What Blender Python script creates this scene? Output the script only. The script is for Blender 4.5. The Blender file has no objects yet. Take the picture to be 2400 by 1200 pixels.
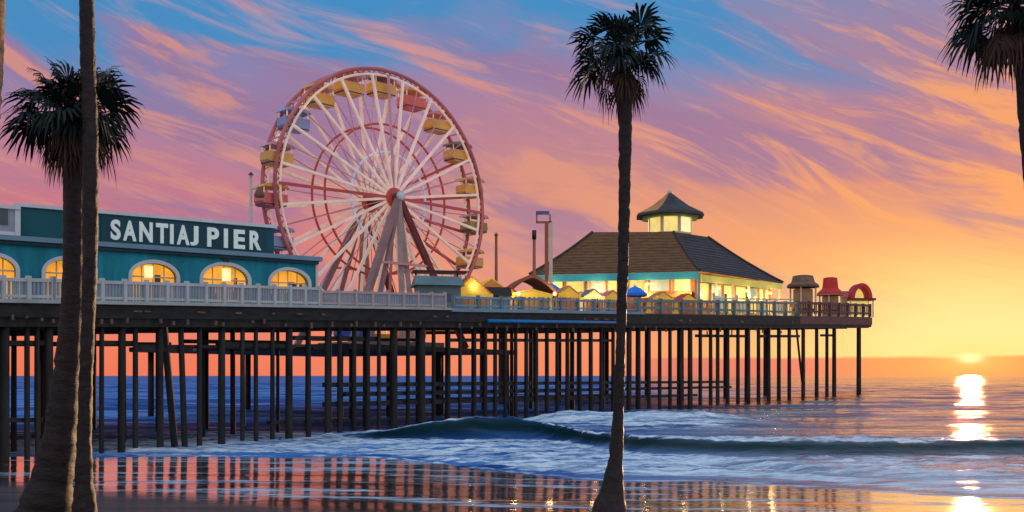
import bpy, math, random
import numpy as np
from mathutils import Vector, Matrix

random.seed(7)
R_ = math.radians
F = 2400.0            # focal length in photo pixels
EYE = 3.19            # eye height above the water
HZ = 880.0            # horizon row of the photo
scene = bpy.context.scene
COL = scene.collection

# ------------------------------------------------------------------ helpers
def W(px, y, z):
    """world point seen at photo pixel (px, y) when it stands at distance z"""
    return Vector(((px - 1200.0) / F * z, z, EYE + (HZ - y) / F * z))

def lin(c):
    out = []
    for v in c[:3]:
        v = v / 255.0
        out.append(v / 12.92 if v <= 0.04045 else ((v + 0.055) / 1.055) ** 2.4)
    return (out[0], out[1], out[2], 1.0)

class MB:
    def __init__(self):
        self.v = []; self.f = []
    def add(self, vs, fs):
        o = len(self.v)
        self.v += [tuple(v) for v in vs]
        self.f += [tuple(i + o for i in f) for f in fs]
        return self
    def box(self, c, size, rot=None):
        hx, hy, hz = size[0] / 2, size[1] / 2, size[2] / 2
        vs = [Vector((x, y, z)) for x in (-hx, hx) for y in (-hy, hy) for z in (-hz, hz)]
        if rot is not None:
            vs = [rot @ v for v in vs]
        c = Vector(c)
        return self.add([v + c for v in vs], [(0, 1, 3, 2), (4, 6, 7, 5), (0, 4, 5, 1), (2, 3, 7, 6), (0, 2, 6, 4), (1, 5, 7, 3)])
    def bar(self, a, b, w, h=None, up=(0, 0, 1)):
        a = Vector(a); b = Vector(b); d = b - a
        L = d.length
        if L < 1e-6: return self
        d = d / L
        h = w if h is None else h
        up = Vector(up)
        if abs(d.dot(up)) > 0.98: up = Vector((0, 1, 0))
        s = d.cross(up).normalized(); u = s.cross(d)
        rot = Matrix((s, d, u)).transposed()
        return self.box((a + b) / 2, (w, L, h), rot)
    def tube(self, pts, rs, n=10, cap=True):
        pts = [Vector(p) for p in pts]
        if not hasattr(rs, '__len__'): rs = [rs] * len(pts)
        vs = []; fs = []
        ref = None
        for i, p in enumerate(pts):
            t = (pts[min(i + 1, len(pts) - 1)] - pts[max(i - 1, 0)]).normalized()
            if ref is None:
                ref = Vector((1, 0, 0)) if abs(t.x) < 0.8 else Vector((0, 1, 0))
            s = (ref - t * ref.dot(t)).normalized(); u = t.cross(s); ref = s
            for k in range(n):
                a = 2 * math.pi * k / n
                vs.append(p + (s * math.cos(a) + u * math.sin(a)) * rs[i])
        for i in range(len(pts) - 1):
            for k in range(n):
                k2 = (k + 1) % n
                fs.append((i * n + k, i * n + k2, (i + 1) * n + k2, (i + 1) * n + k))
        if cap:
            fs.append(tuple(range(n - 1, -1, -1)))
            fs.append(tuple((len(pts) - 1) * n + k for k in range(n)))
        return self.add(vs, fs)
    def ring(self, R, r, y=0, n=96, m=8):
        vs = []; fs = []
        for i in range(n):
            a = 2 * math.pi * i / n
            for k in range(m):
                b = 2 * math.pi * k / m
                rr = R + r * math.cos(b)
                vs.append((rr * math.cos(a), y + r * math.sin(b), rr * math.sin(a)))
        for i in range(n):
            for k in range(m):
                fs.append((i * m + k, i * m + (k + 1) % m, ((i + 1) % n) * m + (k + 1) % m, ((i + 1) % n) * m + k))
        return self.add(vs, fs)
    def prism(self, poly, z0, z1):
        """poly: list of (x, y); z0/z1 numbers or per-vertex lists"""
        n = len(poly)
        a = [(p[0], p[1], z0[i] if hasattr(z0, '__len__') else z0) for i, p in enumerate(poly)]
        b = [(p[0], p[1], z1[i] if hasattr(z1, '__len__') else z1) for i, p in enumerate(poly)]
        fs = [tuple(range(n - 1, -1, -1)), tuple(range(n, 2 * n))]
        for i in range(n):
            j = (i + 1) % n
            fs.append((i, j, n + j, n + i))
        return self.add(a + b, fs)
    def loft(self, A, B, capA=True, capB=True):
        n = len(A); fs = []
        for i in range(n):
            j = (i + 1) % n
            fs.append((i, j, n + j, n + i))
        if capA: fs.append(tuple(range(n - 1, -1, -1)))
        if capB: fs.append(tuple(range(n, 2 * n)))
        return self.add(list(A) + list(B), fs)
    def build(self, name, m, parent=None, smooth=False):
        me = bpy.data.meshes.new(name)
        org = Vector((0, 0, 0))
        vs = self.v
        if parent is not None:
            inv = WORLD[parent.name].inverted()
            vs = [tuple(inv @ Vector(v)) for v in self.v]
        me.from_pydata(vs, [], self.f)
        me.update()
        import bmesh
        bm = bmesh.new(); bm.from_mesh(me)
        bmesh.ops.recalc_face_normals(bm, faces=bm.faces)
        bm.to_mesh(me); bm.free()
        if smooth:
            for p in me.polygons: p.use_smooth = True
        me.materials.append(m)
        o = bpy.data.objects.new(name, me)
        COL.objects.link(o)
        if parent is not None:
            o.parent = parent
            WORLD[o.name] = WORLD[parent.name].copy()
        return o

WORLD = {}
def tag(o, label=None, cat=None, group=None, kind=None):
    if label: o['label'] = label
    if cat: o['category'] = cat
    if group: o['group'] = group
    if kind: o['kind'] = kind
    return o

def thing(name, loc, label, cat, rz=0.0, group=None):
    o = bpy.data.objects.new(name, None)
    o.empty_display_size = 0.2
    COL.objects.link(o)
    o.location = loc; o.rotation_euler = (0, 0, rz)
    WORLD[o.name] = Matrix.Translation(Vector(loc)) @ Matrix.Rotation(rz, 4, 'Z')
    return tag(o, label, cat, group)

def local(o, v):
    return WORLD[o.name] @ Vector(v)

# ------------------------------------------------------------------ materials
MATS = {}
def mat(name, rgb, rough=0.7, var=0.25, scale=1.5, bump=0.0, metal=0.0, emit=None, estr=0.0, stretch=(1, 1, 1), rgb2=None, spec=0.3):
    if name in MATS: return MATS[name]
    m = bpy.data.materials.new(name); m.use_nodes = True
    nt = m.node_tree; N = nt.nodes; L = nt.links
    b = N['Principled BSDF']
    b.inputs['Roughness'].default_value = rough
    b.inputs['Metallic'].default_value = metal
    b.inputs['Specular IOR Level'].default_value = spec
    tc = N.new('ShaderNodeTexCoord'); mp = N.new('ShaderNodeMapping')
    mp.inputs['Scale'].default_value = stretch
    L.new(tc.outputs['Object'], mp.inputs['Vector'])
    no = N.new('ShaderNodeTexNoise'); no.inputs['Scale'].default_value = scale
    no.inputs['Detail'].default_value = 6; no.inputs['Roughness'].default_value = 0.65
    L.new(mp.outputs['Vector'], no.inputs['Vector'])
    rp = N.new('ShaderNodeValToRGB')
    c = lin(rgb) if max(rgb) > 1.0 else (rgb[0], rgb[1], rgb[2], 1)
    if rgb2 is not None: c2 = lin(rgb2) if max(rgb2) > 1.0 else (*rgb2, 1)
    else: c2 = tuple(min(1, x * (1 + var)) for x in c[:3]) + (1,)
    c1 = tuple(x * (1 - var) for x in c[:3]) + (1,)
    rp.color_ramp.elements[0].position = 0.3; rp.color_ramp.elements[0].color = c1
    rp.color_ramp.elements[1].position = 0.7; rp.color_ramp.elements[1].color = c2
    L.new(no.outputs['Fac'], rp.inputs['Fac']); L.new(rp.outputs['Color'], b.inputs['Base Color'])
    if bump:
        bp = N.new('ShaderNodeBump'); bp.inputs['Strength'].default_value = bump; bp.inputs['Distance'].default_value = 0.05
        L.new(no.outputs['Fac'], bp.inputs['Height']); L.new(bp.outputs['Normal'], b.inputs['Normal'])
    if emit is not None:
        rp2 = N.new('ShaderNodeValToRGB')
        e = lin(emit)
        rp2.color_ramp.elements[0].position = 0.3; rp2.color_ramp.elements[0].color = tuple(x * (1 - var) for x in e[:3]) + (1,)
        rp2.color_ramp.elements[1].position = 0.7; rp2.color_ramp.elements[1].color = e
        L.new(no.outputs['Fac'], rp2.inputs['Fac']); L.new(rp2.outputs['Color'], b.inputs['Emission Color'])
        b.inputs['Emission Strength'].default_value = estr
    MATS[name] = m
    return m

M = dict(
    timber=mat('tarred_timber', (0.018, 0.021, 0.017), 0.75, 0.5, 2.0, 0.6, stretch=(1, 1, 0.2), rgb2=(0.05, 0.045, 0.035)),
    timber_back=mat('hazed_timber', (0.035, 0.028, 0.022), 0.85, 0.45, 2.0, 0.5, stretch=(1, 1, 0.2)),  # haze and warm light painted into the rear timber's browner tone
    fascia=mat('dark_fascia_timber', (0.016, 0.024, 0.020), 0.75, 0.5, 1.2, 0.4, stretch=(1, 1, 3), rgb2=(0.035, 0.036, 0.03)),
    joist=mat('bare_joist_end', (0.17, 0.10, 0.07), 0.85, 0.35, 2.0),
    deck=mat('deck_boards', (0.16, 0.15, 0.12), 0.85, 0.3, 3.0, 0.3),
    end_fascia=mat('end_fascia_timber', (0.16, 0.075, 0.06), 0.8, 0.4, 1.5, 0.4),
    curb=mat('pale_curb', (0.42, 0.46, 0.40), 0.7, 0.2, 0.8),
    rail=mat('pale_rail_paint', (0.55, 0.58, 0.53), 0.55, 0.15, 1.0),
    picket=mat('grey_picket_paint', (0.31, 0.36, 0.38), 0.6, 0.2, 0.6),
    bluepipe=mat('blue_pipe', (0.01, 0.20, 0.46), 0.4, 0.2, 0.5),
    teal=mat('teal_render', (0.008, 0.27, 0.335), 0.6, 0.42, 1.1, 0.15, stretch=(1, 1, 0.16)),
    darkteal=mat('dark_teal_render', (0.005, 0.115, 0.125), 0.55, 0.25, 0.35, 0.1),
    signboard=mat('sign_board_paint', (0.009, 0.070, 0.088), 0.5, 0.3, 0.5),
    slab=mat('grey_blue_slab', (0.19, 0.33, 0.40), 0.6, 0.15, 0.5),
    trimw=mat('white_trim', (0.72, 0.76, 0.72), 0.5, 0.1, 0.8),
    letter=mat('pale_letter_glow_enamel', (0.80, 0.9, 0.80), 0.4, 0.08, 2.0, emit=(215, 235, 215), estr=0.14),  # glow put into the enamel; no lamp on the letters
    greyblock=mat('grey_cladding', (0.36, 0.40, 0.43), 0.65, 0.15, 0.6),
    archglow=mat('lit_arch_glass', (0.55, 0.32, 0.08), 0.4, 0.45, 1.1, emit=(255, 168, 36), estr=1.0),
    archbright=mat('bright_lamp_glass', (0.8, 0.7, 0.4), 0.4, 0.25, 1.5, emit=(255, 240, 165), estr=0.95),
    wood_int=mat('warm_interior_shapes', (0.22, 0.11, 0.05), 0.7, 0.4, 2.0),
    red=mat('red_steel_glow_paint', (0.52, 0.07, 0.06), 0.4, 0.25, 0.8, spec=0.5, emit=(225, 90, 60), estr=0.10),  # slight glow put into the paint, no bulbs on the steel
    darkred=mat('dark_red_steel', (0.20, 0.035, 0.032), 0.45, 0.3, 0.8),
    cream=mat('cream_steel_glow_paint', (0.95, 0.74, 0.62), 0.4, 0.2, 0.9, spec=0.5, emit=(255, 205, 165), estr=0.24),  # wheel's warm light put into the paint as a glow; no bulbs modelled
    paleblue=mat('pale_blue_white_glow_paint', (0.62, 0.70, 0.82), 0.4, 0.12, 0.8, emit=(200, 215, 240), estr=0.2),  # pale ring paint glows by itself, light put into its colour
    rimred=mat('salmon_rim_paint', (0.62, 0.16, 0.14), 0.4, 0.35, 0.5, spec=0.5),
    pink=mat('pink_steel_paint', (0.75, 0.38, 0.36), 0.4, 0.2, 0.9),
    legpurple=mat('grey_mauve_steel', (0.34, 0.22, 0.21), 0.5, 0.2, 0.8),
    legbeige=mat('grey_beige_steel', (0.52, 0.40, 0.34), 0.5, 0.2, 0.8),
    g_orange=mat('orange_gondola_paint', (0.95, 0.48, 0.08), 0.4, 0.15, 1.0, spec=0.5),
    g_blue=mat('blue_gondola_paint', (0.03, 0.16, 0.60), 0.4, 0.2, 1.0, spec=0.5),
    g_grey=mat('grey_blue_gondola_paint', (0.34, 0.40, 0.58), 0.4, 0.15, 1.0),
    g_red=mat('coral_gondola_paint', (0.85, 0.20, 0.16), 0.4, 0.15, 1.0),
    g_olive=mat('olive_gondola_paint', (0.36, 0.32, 0.08), 0.4, 0.15, 1.0),
    canopyd=mat('dark_gondola_canopy', (0.14, 0.09, 0.08), 0.5, 0.3, 1.0),
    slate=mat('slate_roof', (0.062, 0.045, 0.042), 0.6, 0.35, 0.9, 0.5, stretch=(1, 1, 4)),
    rooflitside=mat('brown_lit_side_roof', (0.185, 0.090, 0.034), 0.75, 0.4, 1.0, 0.6, stretch=(1, 1, 4)),
    fascia_teal=mat('teal_fascia', (0.08, 0.55, 0.56), 0.5, 0.2, 0.3),
    fascia_yellow=mat('yellow_green_glow_fascia', (0.62, 0.60, 0.16), 0.5, 0.2, 0.3, emit=(205, 195, 80), estr=0.25),  # fascia board glows by itself; light is put into the paint
    wall_ochre=mat('ochre_wall', (0.52, 0.30, 0.13), 0.7, 0.3, 0.5),
    wall_rust=mat('rust_wall', (0.55, 0.21, 0.09), 0.7, 0.3, 0.5),
    win_warm=mat('lit_window_glass', (0.6, 0.5, 0.2), 0.3, 0.35, 0.5, emit=(250, 218, 120), estr=0.92),
    win_cool=mat('pale_window_glass', (0.40, 0.52, 0.45), 0.2, 0.25, 0.6, emit=(190, 215, 180), estr=0.35),
    bluecloth=mat('blue_awning_cloth', (0.04, 0.25, 0.85), 0.7, 0.25, 0.8),
    yellowcloth=mat('yellow_glow_awning_cloth', (0.72, 0.50, 0.08), 0.75, 0.25, 0.7, emit=(235, 180, 60), estr=0.35),  # stall light put into the cloth as its own glow
    orangecloth=mat('orange_awning_cloth', (0.80, 0.33, 0.09), 0.75, 0.25, 0.7),
    browncloth=mat('brown_awning_cloth', (0.26, 0.11, 0.065), 0.75, 0.25, 0.7),
    redcloth=mat('red_canvas', (0.68, 0.05, 0.045), 0.7, 0.2, 0.8),
    tealroof=mat('grey_green_roof_sheet', (0.16, 0.23, 0.22), 0.6, 0.2, 0.6),
    black=mat('black_paint', (0.012, 0.014, 0.014), 0.35, 0.3, 0.8, spec=0.5),
    glassdark=mat('dark_glass', (0.05, 0.09, 0.10), 0.1, 0.2, 0.8, spec=0.6),
    rubber=mat('black_rubber', (0.012, 0.012, 0.012), 0.8, 0.2, 1.0),
    rustpole=mat('rust_red_pole', (0.40, 0.13, 0.07), 0.6, 0.25, 0.8),
    creampole=mat('cream_pole', (0.80, 0.68, 0.45), 0.5, 0.12, 0.8),
    greypole=mat('pale_pole', (0.55, 0.52, 0.42), 0.5, 0.12, 0.8),
    bluegrey=mat('blue_grey_steel', (0.13, 0.15, 0.26), 0.5, 0.15, 0.8),
    thatch=mat('brown_thatch', (0.25, 0.15, 0.09), 0.85, 0.35, 2.0, 0.5),
    green=mat('olive_green_eave_paint', (0.26, 0.36, 0.13), 0.6, 0.2, 0.8),
    palmleaf=mat('palm_leaf', (0.014, 0.026, 0.020), 0.75, 0.4, 1.2),
    palmdead=mat('dry_palm_leaf', (0.10, 0.060, 0.038), 0.85, 0.4, 1.5),
    palmsunlit=mat('sunlit_palm_bark', (0.42, 0.22, 0.09), 0.7, 0.4, 4.0, 0.5, stretch=(1, 1, 2.2), rgb2=(0.75, 0.42, 0.17)),  # sunlight on the left-edge trunk is put into this bark colour
    palmtrunk=mat('palm_bark', (0.016, 0.015, 0.013), 0.56, 0.5, 5.0, 0.6, stretch=(1, 1, 2.2), rgb2=(0.045, 0.026, 0.018), spec=0.30),
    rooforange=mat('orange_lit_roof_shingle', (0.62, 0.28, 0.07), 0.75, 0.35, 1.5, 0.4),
)

# ------------------------------------------------------------------ pier frame
def vpx(px): return 170.0 - 0.0795 * (px - 430.0)
def zpx(px): return 7650.0 / vpx(px)
P0 = Vector(((0 - 1200) / F * zpx(0), zpx(0)))
PE = Vector(((2040 - 1200) / F * zpx(2040), zpx(2040)))
D2 = (PE - P0).normalized(); N2 = Vector((-D2.y, D2.x))
SLEN = (PE - P0).length
H0 = (880 - 709) * zpx(0) / F + EYE
HE = (880 - 743) * zpx(2040) / F + EYE
B0 = (880 - 766) * zpx(0) / F + EYE
BE = (880 - 769) * zpx(2040) / F + EYE
def deck(s): return H0 + (HE - H0) * s / SLEN
def dbot(s): return B0 + (BE - B0) * s / SLEN
def PT(s, n, z=0.0):
    p = P0 + D2 * s + N2 * n
    return Vector((p.x, p.y, z))
def s_of_px(px):
    z = zpx(px); p = Vector(((px - 1200) / F * z, z))
    return (p - P0).dot(D2)
def sn(v):
    r = Vector((v[0], v[1])) - P0
    return r.dot(D2), r.dot(N2)
PANG = math.atan2(D2.y, D2.x)
RP = Matrix.Rotation(PANG, 3, 'Z')

# ------------------------------------------------------------------ sky
SUN_AZ = R_(24.1); SUN_EL = R_(1.6)
def make_world():
    w = bpy.data.worlds.new('World'); scene.world = w; w.use_nodes = True
    nt = w.node_tree; N = nt.nodes; L = nt.links
    N.clear()
    out = N.new('ShaderNodeOutputWorld'); bg = N.new('ShaderNodeBackground')
    L.new(bg.outputs[0], out.inputs[0])
    def val(x):
        n = N.new('ShaderNodeValue'); n.outputs[0].default_value = x; return n.outputs[0]
    def m(op, a, b=None, c=None, clamp=False):
        n = N.new('ShaderNodeMath'); n.operation = op; n.use_clamp = clamp
        for i, x in enumerate((a, b, c)):
            if x is None: continue
            if isinstance(x, (int, float)): n.inputs[i].default_value = x
            else: L.new(x, n.inputs[i])
        return n.outputs[0]
    def sstep(x, a, b):
        n = N.new('ShaderNodeMapRange'); n.interpolation_type = 'SMOOTHSTEP'
        L.new(x, n.inputs['Value'])
        if a < b: lo, hi, t0, t1 = a, b, 0, 1
        else: lo, hi, t0, t1 = b, a, 1, 0
        n.inputs['From Min'].default_value = lo; n.inputs['From Max'].default_value = hi
        n.inputs['To Min'].default_value = t0; n.inputs['To Max'].default_value = t1
        return n.outputs['Result']
    def mix(f, a, b):
        n = N.new('ShaderNodeMix'); n.data_type = 'RGBA'
        if isinstance(f, (int, float)): n.inputs[0].default_value = f
        else: L.new(f, n.inputs[0])
        for i, x in ((6, a), (7, b)):
            if isinstance(x, tuple): n.inputs[i].default_value = x
            else: L.new(x, n.inputs[i])
        return n.outputs[2]
    def ramp(x, stops):
        n = N.new('ShaderNodeValToRGB'); cr = n.color_ramp
        while len(cr.elements) < len(stops): cr.elements.new(0.5)
        for e, (p, c) in zip(cr.elements, stops):
            e.position = p; e.color = lin(c)
        L.new(x, n.inputs[0]); return n.outputs[0]
    def noise(x, y, z, detail=5, rough=0.55, dist=0.0):
        c = N.new('ShaderNodeCombineXYZ')
        for i, q in enumerate((x, y, z)):
            if isinstance(q, (int, float)): c.inputs[i].default_value = q
            else: L.new(q, c.inputs[i])
        n = N.new('ShaderNodeTexNoise'); n.inputs['Scale'].default_value = 1.0
        n.inputs['Detail'].default_value = detail; n.inputs['Roughness'].default_value = rough
        n.inputs['Distortion'].default_value = dist
        L.new(c.outputs[0], n.inputs['Vector']); return n.outputs['Fac']
    tc = N.new('ShaderNodeTexCoord'); sp = N.new('ShaderNodeSeparateXYZ')
    L.new(tc.outputs['Generated'], sp.inputs[0])
    x, y, z = sp.outputs
    az = m('ARCTAN2', x, y)
    hyp = m('SQRT', m('ADD', m('MULTIPLY', x, x), m('ADD', m('MULTIPLY', y, y), 1e-6)))
    e = m('MAXIMUM', m('DIVIDE', z, hyp), -0.2)
    # cirrus frame: a along the streaks (sloping down to the right), b across; low-frequency bending
    bend = noise(m('MULTIPLY', az, 1.6), m('MULTIPLY', e, 3.0), 3.1, 2)
    e2 = m('ADD', e, m('MULTIPLY', m('SUBTRACT', bend, 0.5), 0.16))
    a = m('SUBTRACT', m('MULTIPLY', az, 0.93), m('MULTIPLY', e2, 0.37))
    b = m('ADD', m('MULTIPLY', az, 0.37), m('MULTIPLY', e2, 0.93))
    n1 = noise(m('MULTIPLY', a, 4.0), m('MULTIPLY', b, 26.0), 0.7, 8, 0.62, 0.5)
    n2 = noise(m('MULTIPLY', a, 2.2), m('MULTIPLY', b, 11.0), 5.3, 5, 0.55, 0.6)
    n3 = noise(m('ADD', m('MULTIPLY', a, 2.4), 1.7), m('MULTIPLY', b, 8.0), 9.9, 5, 0.5, 0.7)
    n4 = noise(m('MULTIPLY', a, 9.0), m('MULTIPLY', b, 62.0), 2.2, 7, 0.65, 0.5)
    ew = m('ADD', e, m('MULTIPLY', m('SUBTRACT', n2, 0.5), 0.10))
    t = m('MULTIPLY', ew, 1.25, clamp=True)     # 0.8 in tan(elevation) = ramp end
    k = 1.25
    left = ramp(t, [(0.0, (240, 122, 92)), (0.06 * k, (242, 128, 100)), (0.13 * k, (205, 112, 125)), (0.19 * k, (184, 122, 145)), (0.25 * k, (150, 124, 165)), (0.32 * k, (122, 130, 178)), (0.40 * k, (95, 140, 190)), (0.52 * k, (96, 146, 198)), (0.78 * k, (176, 206, 238))])
    mid = ramp(t, [(0.0, (240, 135, 100)), (0.09 * k, (238, 150, 112)), (0.14 * k, (226, 148, 120)), (0.19 * k, (200, 132, 130)), (0.25 * k, (176, 124, 150)), (0.31 * k, (140, 130, 174)), (0.38 * k, (92, 140, 190)), (0.52 * k, (96, 146, 198)), (0.78 * k, (176, 206, 238))])
    right = ramp(t, [(0.0, (250, 186, 110)), (0.03 * k, (251, 200, 118)), (0.08 * k, (248, 184, 106)), (0.125 * k, (234, 157, 107)), (0.18 * k, (208, 134, 122)), (0.25 * k, (178, 126, 145)), (0.32 * k, (150, 130, 165)), (0.39 * k, (95, 140, 190)), (0.52 * k, (96, 146, 198)), (0.78 * k, (176, 206, 238))])
    c = mix(sstep(az, -0.30, 0.02), left, mid)
    c = mix(sstep(az, 0.05, 0.38), c, right)
    # mauve shadow streaks, salmon lit streaks, fine wisps, blue gaps
    lowmask = m('MULTIPLY', sstep(e, 0.022, 0.085), sstep(e, 0.42, 0.30))
    c = mix(m('MULTIPLY', m('MULTIPLY', sstep(n2, 0.47, 0.60), lowmask), 0.72), c, lin((152, 114, 152)))
    warm = mix(sstep(az, -0.1, 0.4), lin((214, 142, 128)), lin((248, 162, 98)))
    c = mix(m('MULTIPLY', m('MULTIPLY', sstep(n1, 0.50, 0.63), lowmask), 0.85), c, warm)
    c = mix(m('MULTIPLY', m('MULTIPLY', sstep(n4, 0.50, 0.68), lowmask), 0.5), c, warm)
    hi = sstep(m('ADD', e, m('MULTIPLY', m('SUBTRACT', n2, 0.5), 0.12)), 0.245, 0.315)
    c = mix(m('MULTIPLY', m('MULTIPLY', sstep(n3, 0.46, 0.56), hi), 0.92), c, lin((54, 138, 194)))
    hi2 = m('MULTIPLY', sstep(e, 0.27, 0.34), sstep(e, 0.6, 0.4))
    c = mix(m('MULTIPLY', m('MULTIPLY', sstep(n1, 0.53, 0.70), hi2), 0.5), c, lin((205, 150, 160)))
    # sky behind the viewer: plain dusk blue-mauve
    back = ramp(m('MULTIPLY', e, 1.0, clamp=True), [(0.0, (190, 168, 190)), (0.25, (206, 198, 222)), (1.0, (185, 210, 238))])
    c = mix(sstep(m('ABSOLUTE', az), 1.0, 2.0), c, back)
    # pale glow round the sun
    da = m('SUBTRACT', az, SUN_AZ)
    de = m('SUBTRACT', e, 0.030)
    g = m('EXPONENT', m('MULTIPLY', m('ADD', m('POWER', m('MULTIPLY', m('ABSOLUTE', da), 7.2), 2.0), m('POWER', m('MULTIPLY', m('ABSOLUTE', de), 16.0), 2.0)), -1.0))
    c = mix(m('MULTIPLY', g, 0.85), c, lin((255, 232, 160)))
    # low haze bank over the sea horizon
    hz = m('MULTIPLY', sstep(m('ADD', e, m('MULTIPLY', m('SUBTRACT', noise(m('MULTIPLY', az, 14.0), 0.0, 0.0, 3), 0.5), 0.006)), 0.0185, 0.0150), sstep(az, 0.08, 0.17))
    hcol = mix(sstep(az, 0.27, 0.36), lin((214, 112, 106)), lin((229, 141, 90)))
    c = mix(m('MULTIPLY', hz, 0.92), c, hcol)
    g2 = m('EXPONENT', m('MULTIPLY', m('ADD', m('POWER', m('MULTIPLY', m('ABSOLUTE', da), 28.0), 2.0), m('POWER', m('MULTIPLY', m('ABSOLUTE', m('SUBTRACT', e, 0.012)), 60.0), 2.0)), -1.0))
    c = mix(m('MULTIPLY', g2, 0.5), c, lin((255, 205, 110)))
    # the sun's own disc, sunk into the haze
    dd = m('SQRT', m('ADD', m('POWER', m('ABSOLUTE', da), 2.0), m('POWER', m('MULTIPLY', m('ABSOLUTE', m('SUBTRACT', e, 0.0150)), 2.6), 2.0)))
    disc = m('EXPONENT', m('MULTIPLY', m('POWER', m('MULTIPLY', dd, 105.0), 2.0), -1.0))
    vm = N.new('ShaderNodeVectorMath'); vm.operation = 'SCALE'
    vm.inputs[0].default_value = (1.0, 0.86, 0.52); L.new(m('MULTIPLY', disc, 0.75), vm.inputs['Scale'])
    # physical sky on top, same sun direction
    sky = N.new('ShaderNodeTexSky'); sky.sky_type = 'NISHITA'; sky.sun_disc = False
    sky.sun_elevation = SUN_EL; sky.sun_rotation = SUN_AZ
    sk = N.new('ShaderNodeVectorMath'); sk.operation = 'SCALE'; sk.inputs['Scale'].default_value = 0.01
    L.new(sky.outputs[0], sk.inputs[0])
    a1 = N.new('ShaderNodeVectorMath'); a1.operation = 'ADD'
    L.new(c, a1.inputs[0]); L.new(vm.outputs[0], a1.inputs[1])
    a2 = N.new('ShaderNodeVectorMath'); a2.operation = 'ADD'
    L.new(a1.outputs[0], a2.inputs[0]); L.new(sk.outputs[0], a2.inputs[1])
    L.new(a2.outputs[0], bg.inputs['Color'])
    bg.inputs['Strength'].default_value = 1.0
make_world()

sl = bpy.data.lights.new('sun', 'SUN'); sl.energy = 3.8; sl.angle = R_(0.6); sl.color = (1.0, 0.60, 0.30)
so = bpy.data.objects.new('sun', sl); COL.objects.link(so)
sd = Vector((math.sin(SUN_AZ) * math.cos(SUN_EL), math.cos(SUN_AZ) * math.cos(SUN_EL), math.sin(SUN_EL)))
so.rotation_euler = sd.to_track_quat('Z', 'Y').to_euler()
so.location = (60, 150, 60)

# ------------------------------------------------------------------ numpy noise
def vnoise(x, y, seed=0):
    xi = np.floor(x).astype(np.int64); yi = np.floor(y).astype(np.int64)
    xf = x - xi; yf = y - yi
    def h(a, b):
        n = (a * 374761393 + b * 668265263 + seed * 1442695041) & 0x7fffffff
        n = (n ^ (n >> 13)) * 1274126177 & 0x7fffffff
        return ((n ^ (n >> 16)) & 0xffff) / 65535.0
    u = xf * xf * (3 - 2 * xf); v = yf * yf * (3 - 2 * yf)
    return (h(xi, yi) * (1 - u) + h(xi + 1, yi) * u) * (1 - v) + (h(xi, yi + 1) * (1 - u) + h(xi + 1, yi + 1) * u) * v
def fbm(x, y, seed=0, o=4):
    s = 0; a = 0.5; t = 0
    for i in range(o):
        s = s + a * vnoise(x * 2 ** i, y * 2 ** i, seed + i); t += a; a *= 0.5
    return s / t
def ss(x, a, b):
    t = np.clip((x - a) / (b - a), 0, 1); return t * t * (3 - 2 * t)

# ------------------------------------------------------------------ water and beach
def shore(X):        # distance of the water's edge
    return 40.5 - 9.5 * ss(X, -7, 4) - 4.6 * ss(X, 5, 14)
def crest(X):        # distance of the breaking wave's crest
    return 53.0 - 11.0 * ss(X, 0.5, 6.5) + 0.5 * np.sin(X * 0.35) + 0.5 * (fbm(X * 0.8, X * 0 + 3.3, 15, 3) - 0.5)
def crest_h(X):
    return 0.12 + 0.95 * np.exp(-((X + 1.2) / 4.6) ** 2) * (X < 60) + 0.38 * ss(X, 2.0, 6.0) - 0.12 * ss(X, 20, 30)

def water_height(X, Y):
    Yc = crest(X); dy = Y - Yc
    hgt = crest_h(X) * (0.84 + 0.32 * fbm(X * 1.1, Y * 0.1, 5, 4))
    front = np.exp(-np.abs(dy / 1.15) ** 1.7); back = np.exp(-np.abs(dy / 3.6) ** 1.6)
    z = hgt * np.where(dy < 0, front, back)
    # second, broken wave further out
    Y2 = 64 - 0.05 * X
    env2 = ss(X, -1.5, 3.5) * (1 - ss(X, 10, 22)) + 0.12
    z = z + 0.85 * env2 * np.exp(-((Y - Y2) / np.where(Y < Y2, 2.6, 5.0)) ** 2) * (0.85 + 0.3 * fbm(X * 0.6, Y * 0.3, 9, 3))
    # low bores running up the beach
    for k, (off, hh, wd, sd) in enumerate(((3.2, 0.10, 0.7, 11), (6.5, 0.12, 0.9, 12), (1.0, 0.06, 0.45, 13))):
        Yk = shore(X) + off + 1.6 * (fbm(X * 0.14 + 7 * k, X * 0 + k, 20 + k, 3) - 0.5) * 2
        z = z + hh * np.exp(-((Y - Yk) / wd) ** 2) * (0.5 + fbm(X * 0.35, Y * 0 + k, 30 + k, 2))
    # swell and chop further out
    far = ss(Y, 55, 75)
    z = z + far * 0.22 * (np.sin(Y * 0.42 + 2.0 * fbm(X * 0.05, Y * 0.03, 3, 3) * 3) * 0.5) * (1 - ss(Y, 200, 500))
    chop = (fbm(X * 0.16, Y * 0.55, 51, 3) - 0.5) * 0.55 + (fbm(X * 0.05, Y * 0.16, 55, 3) - 0.5) * 0.8
    z = z + far * (1 - ss(Y, 260, 520)) * chop * 0.6
    z = z + 0.05 * (fbm(X * 0.7, Y * 1.6, 41, 3) - 0.5) * ss(Y - shore(X), 0.5, 6)
    z = z + foam_attr(X, Y) * ss(Y, 30, 34) * 0.26 * (fbm(X * 1.9, Y * 2.4, 81, 4) - 0.42)
    return z

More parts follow.
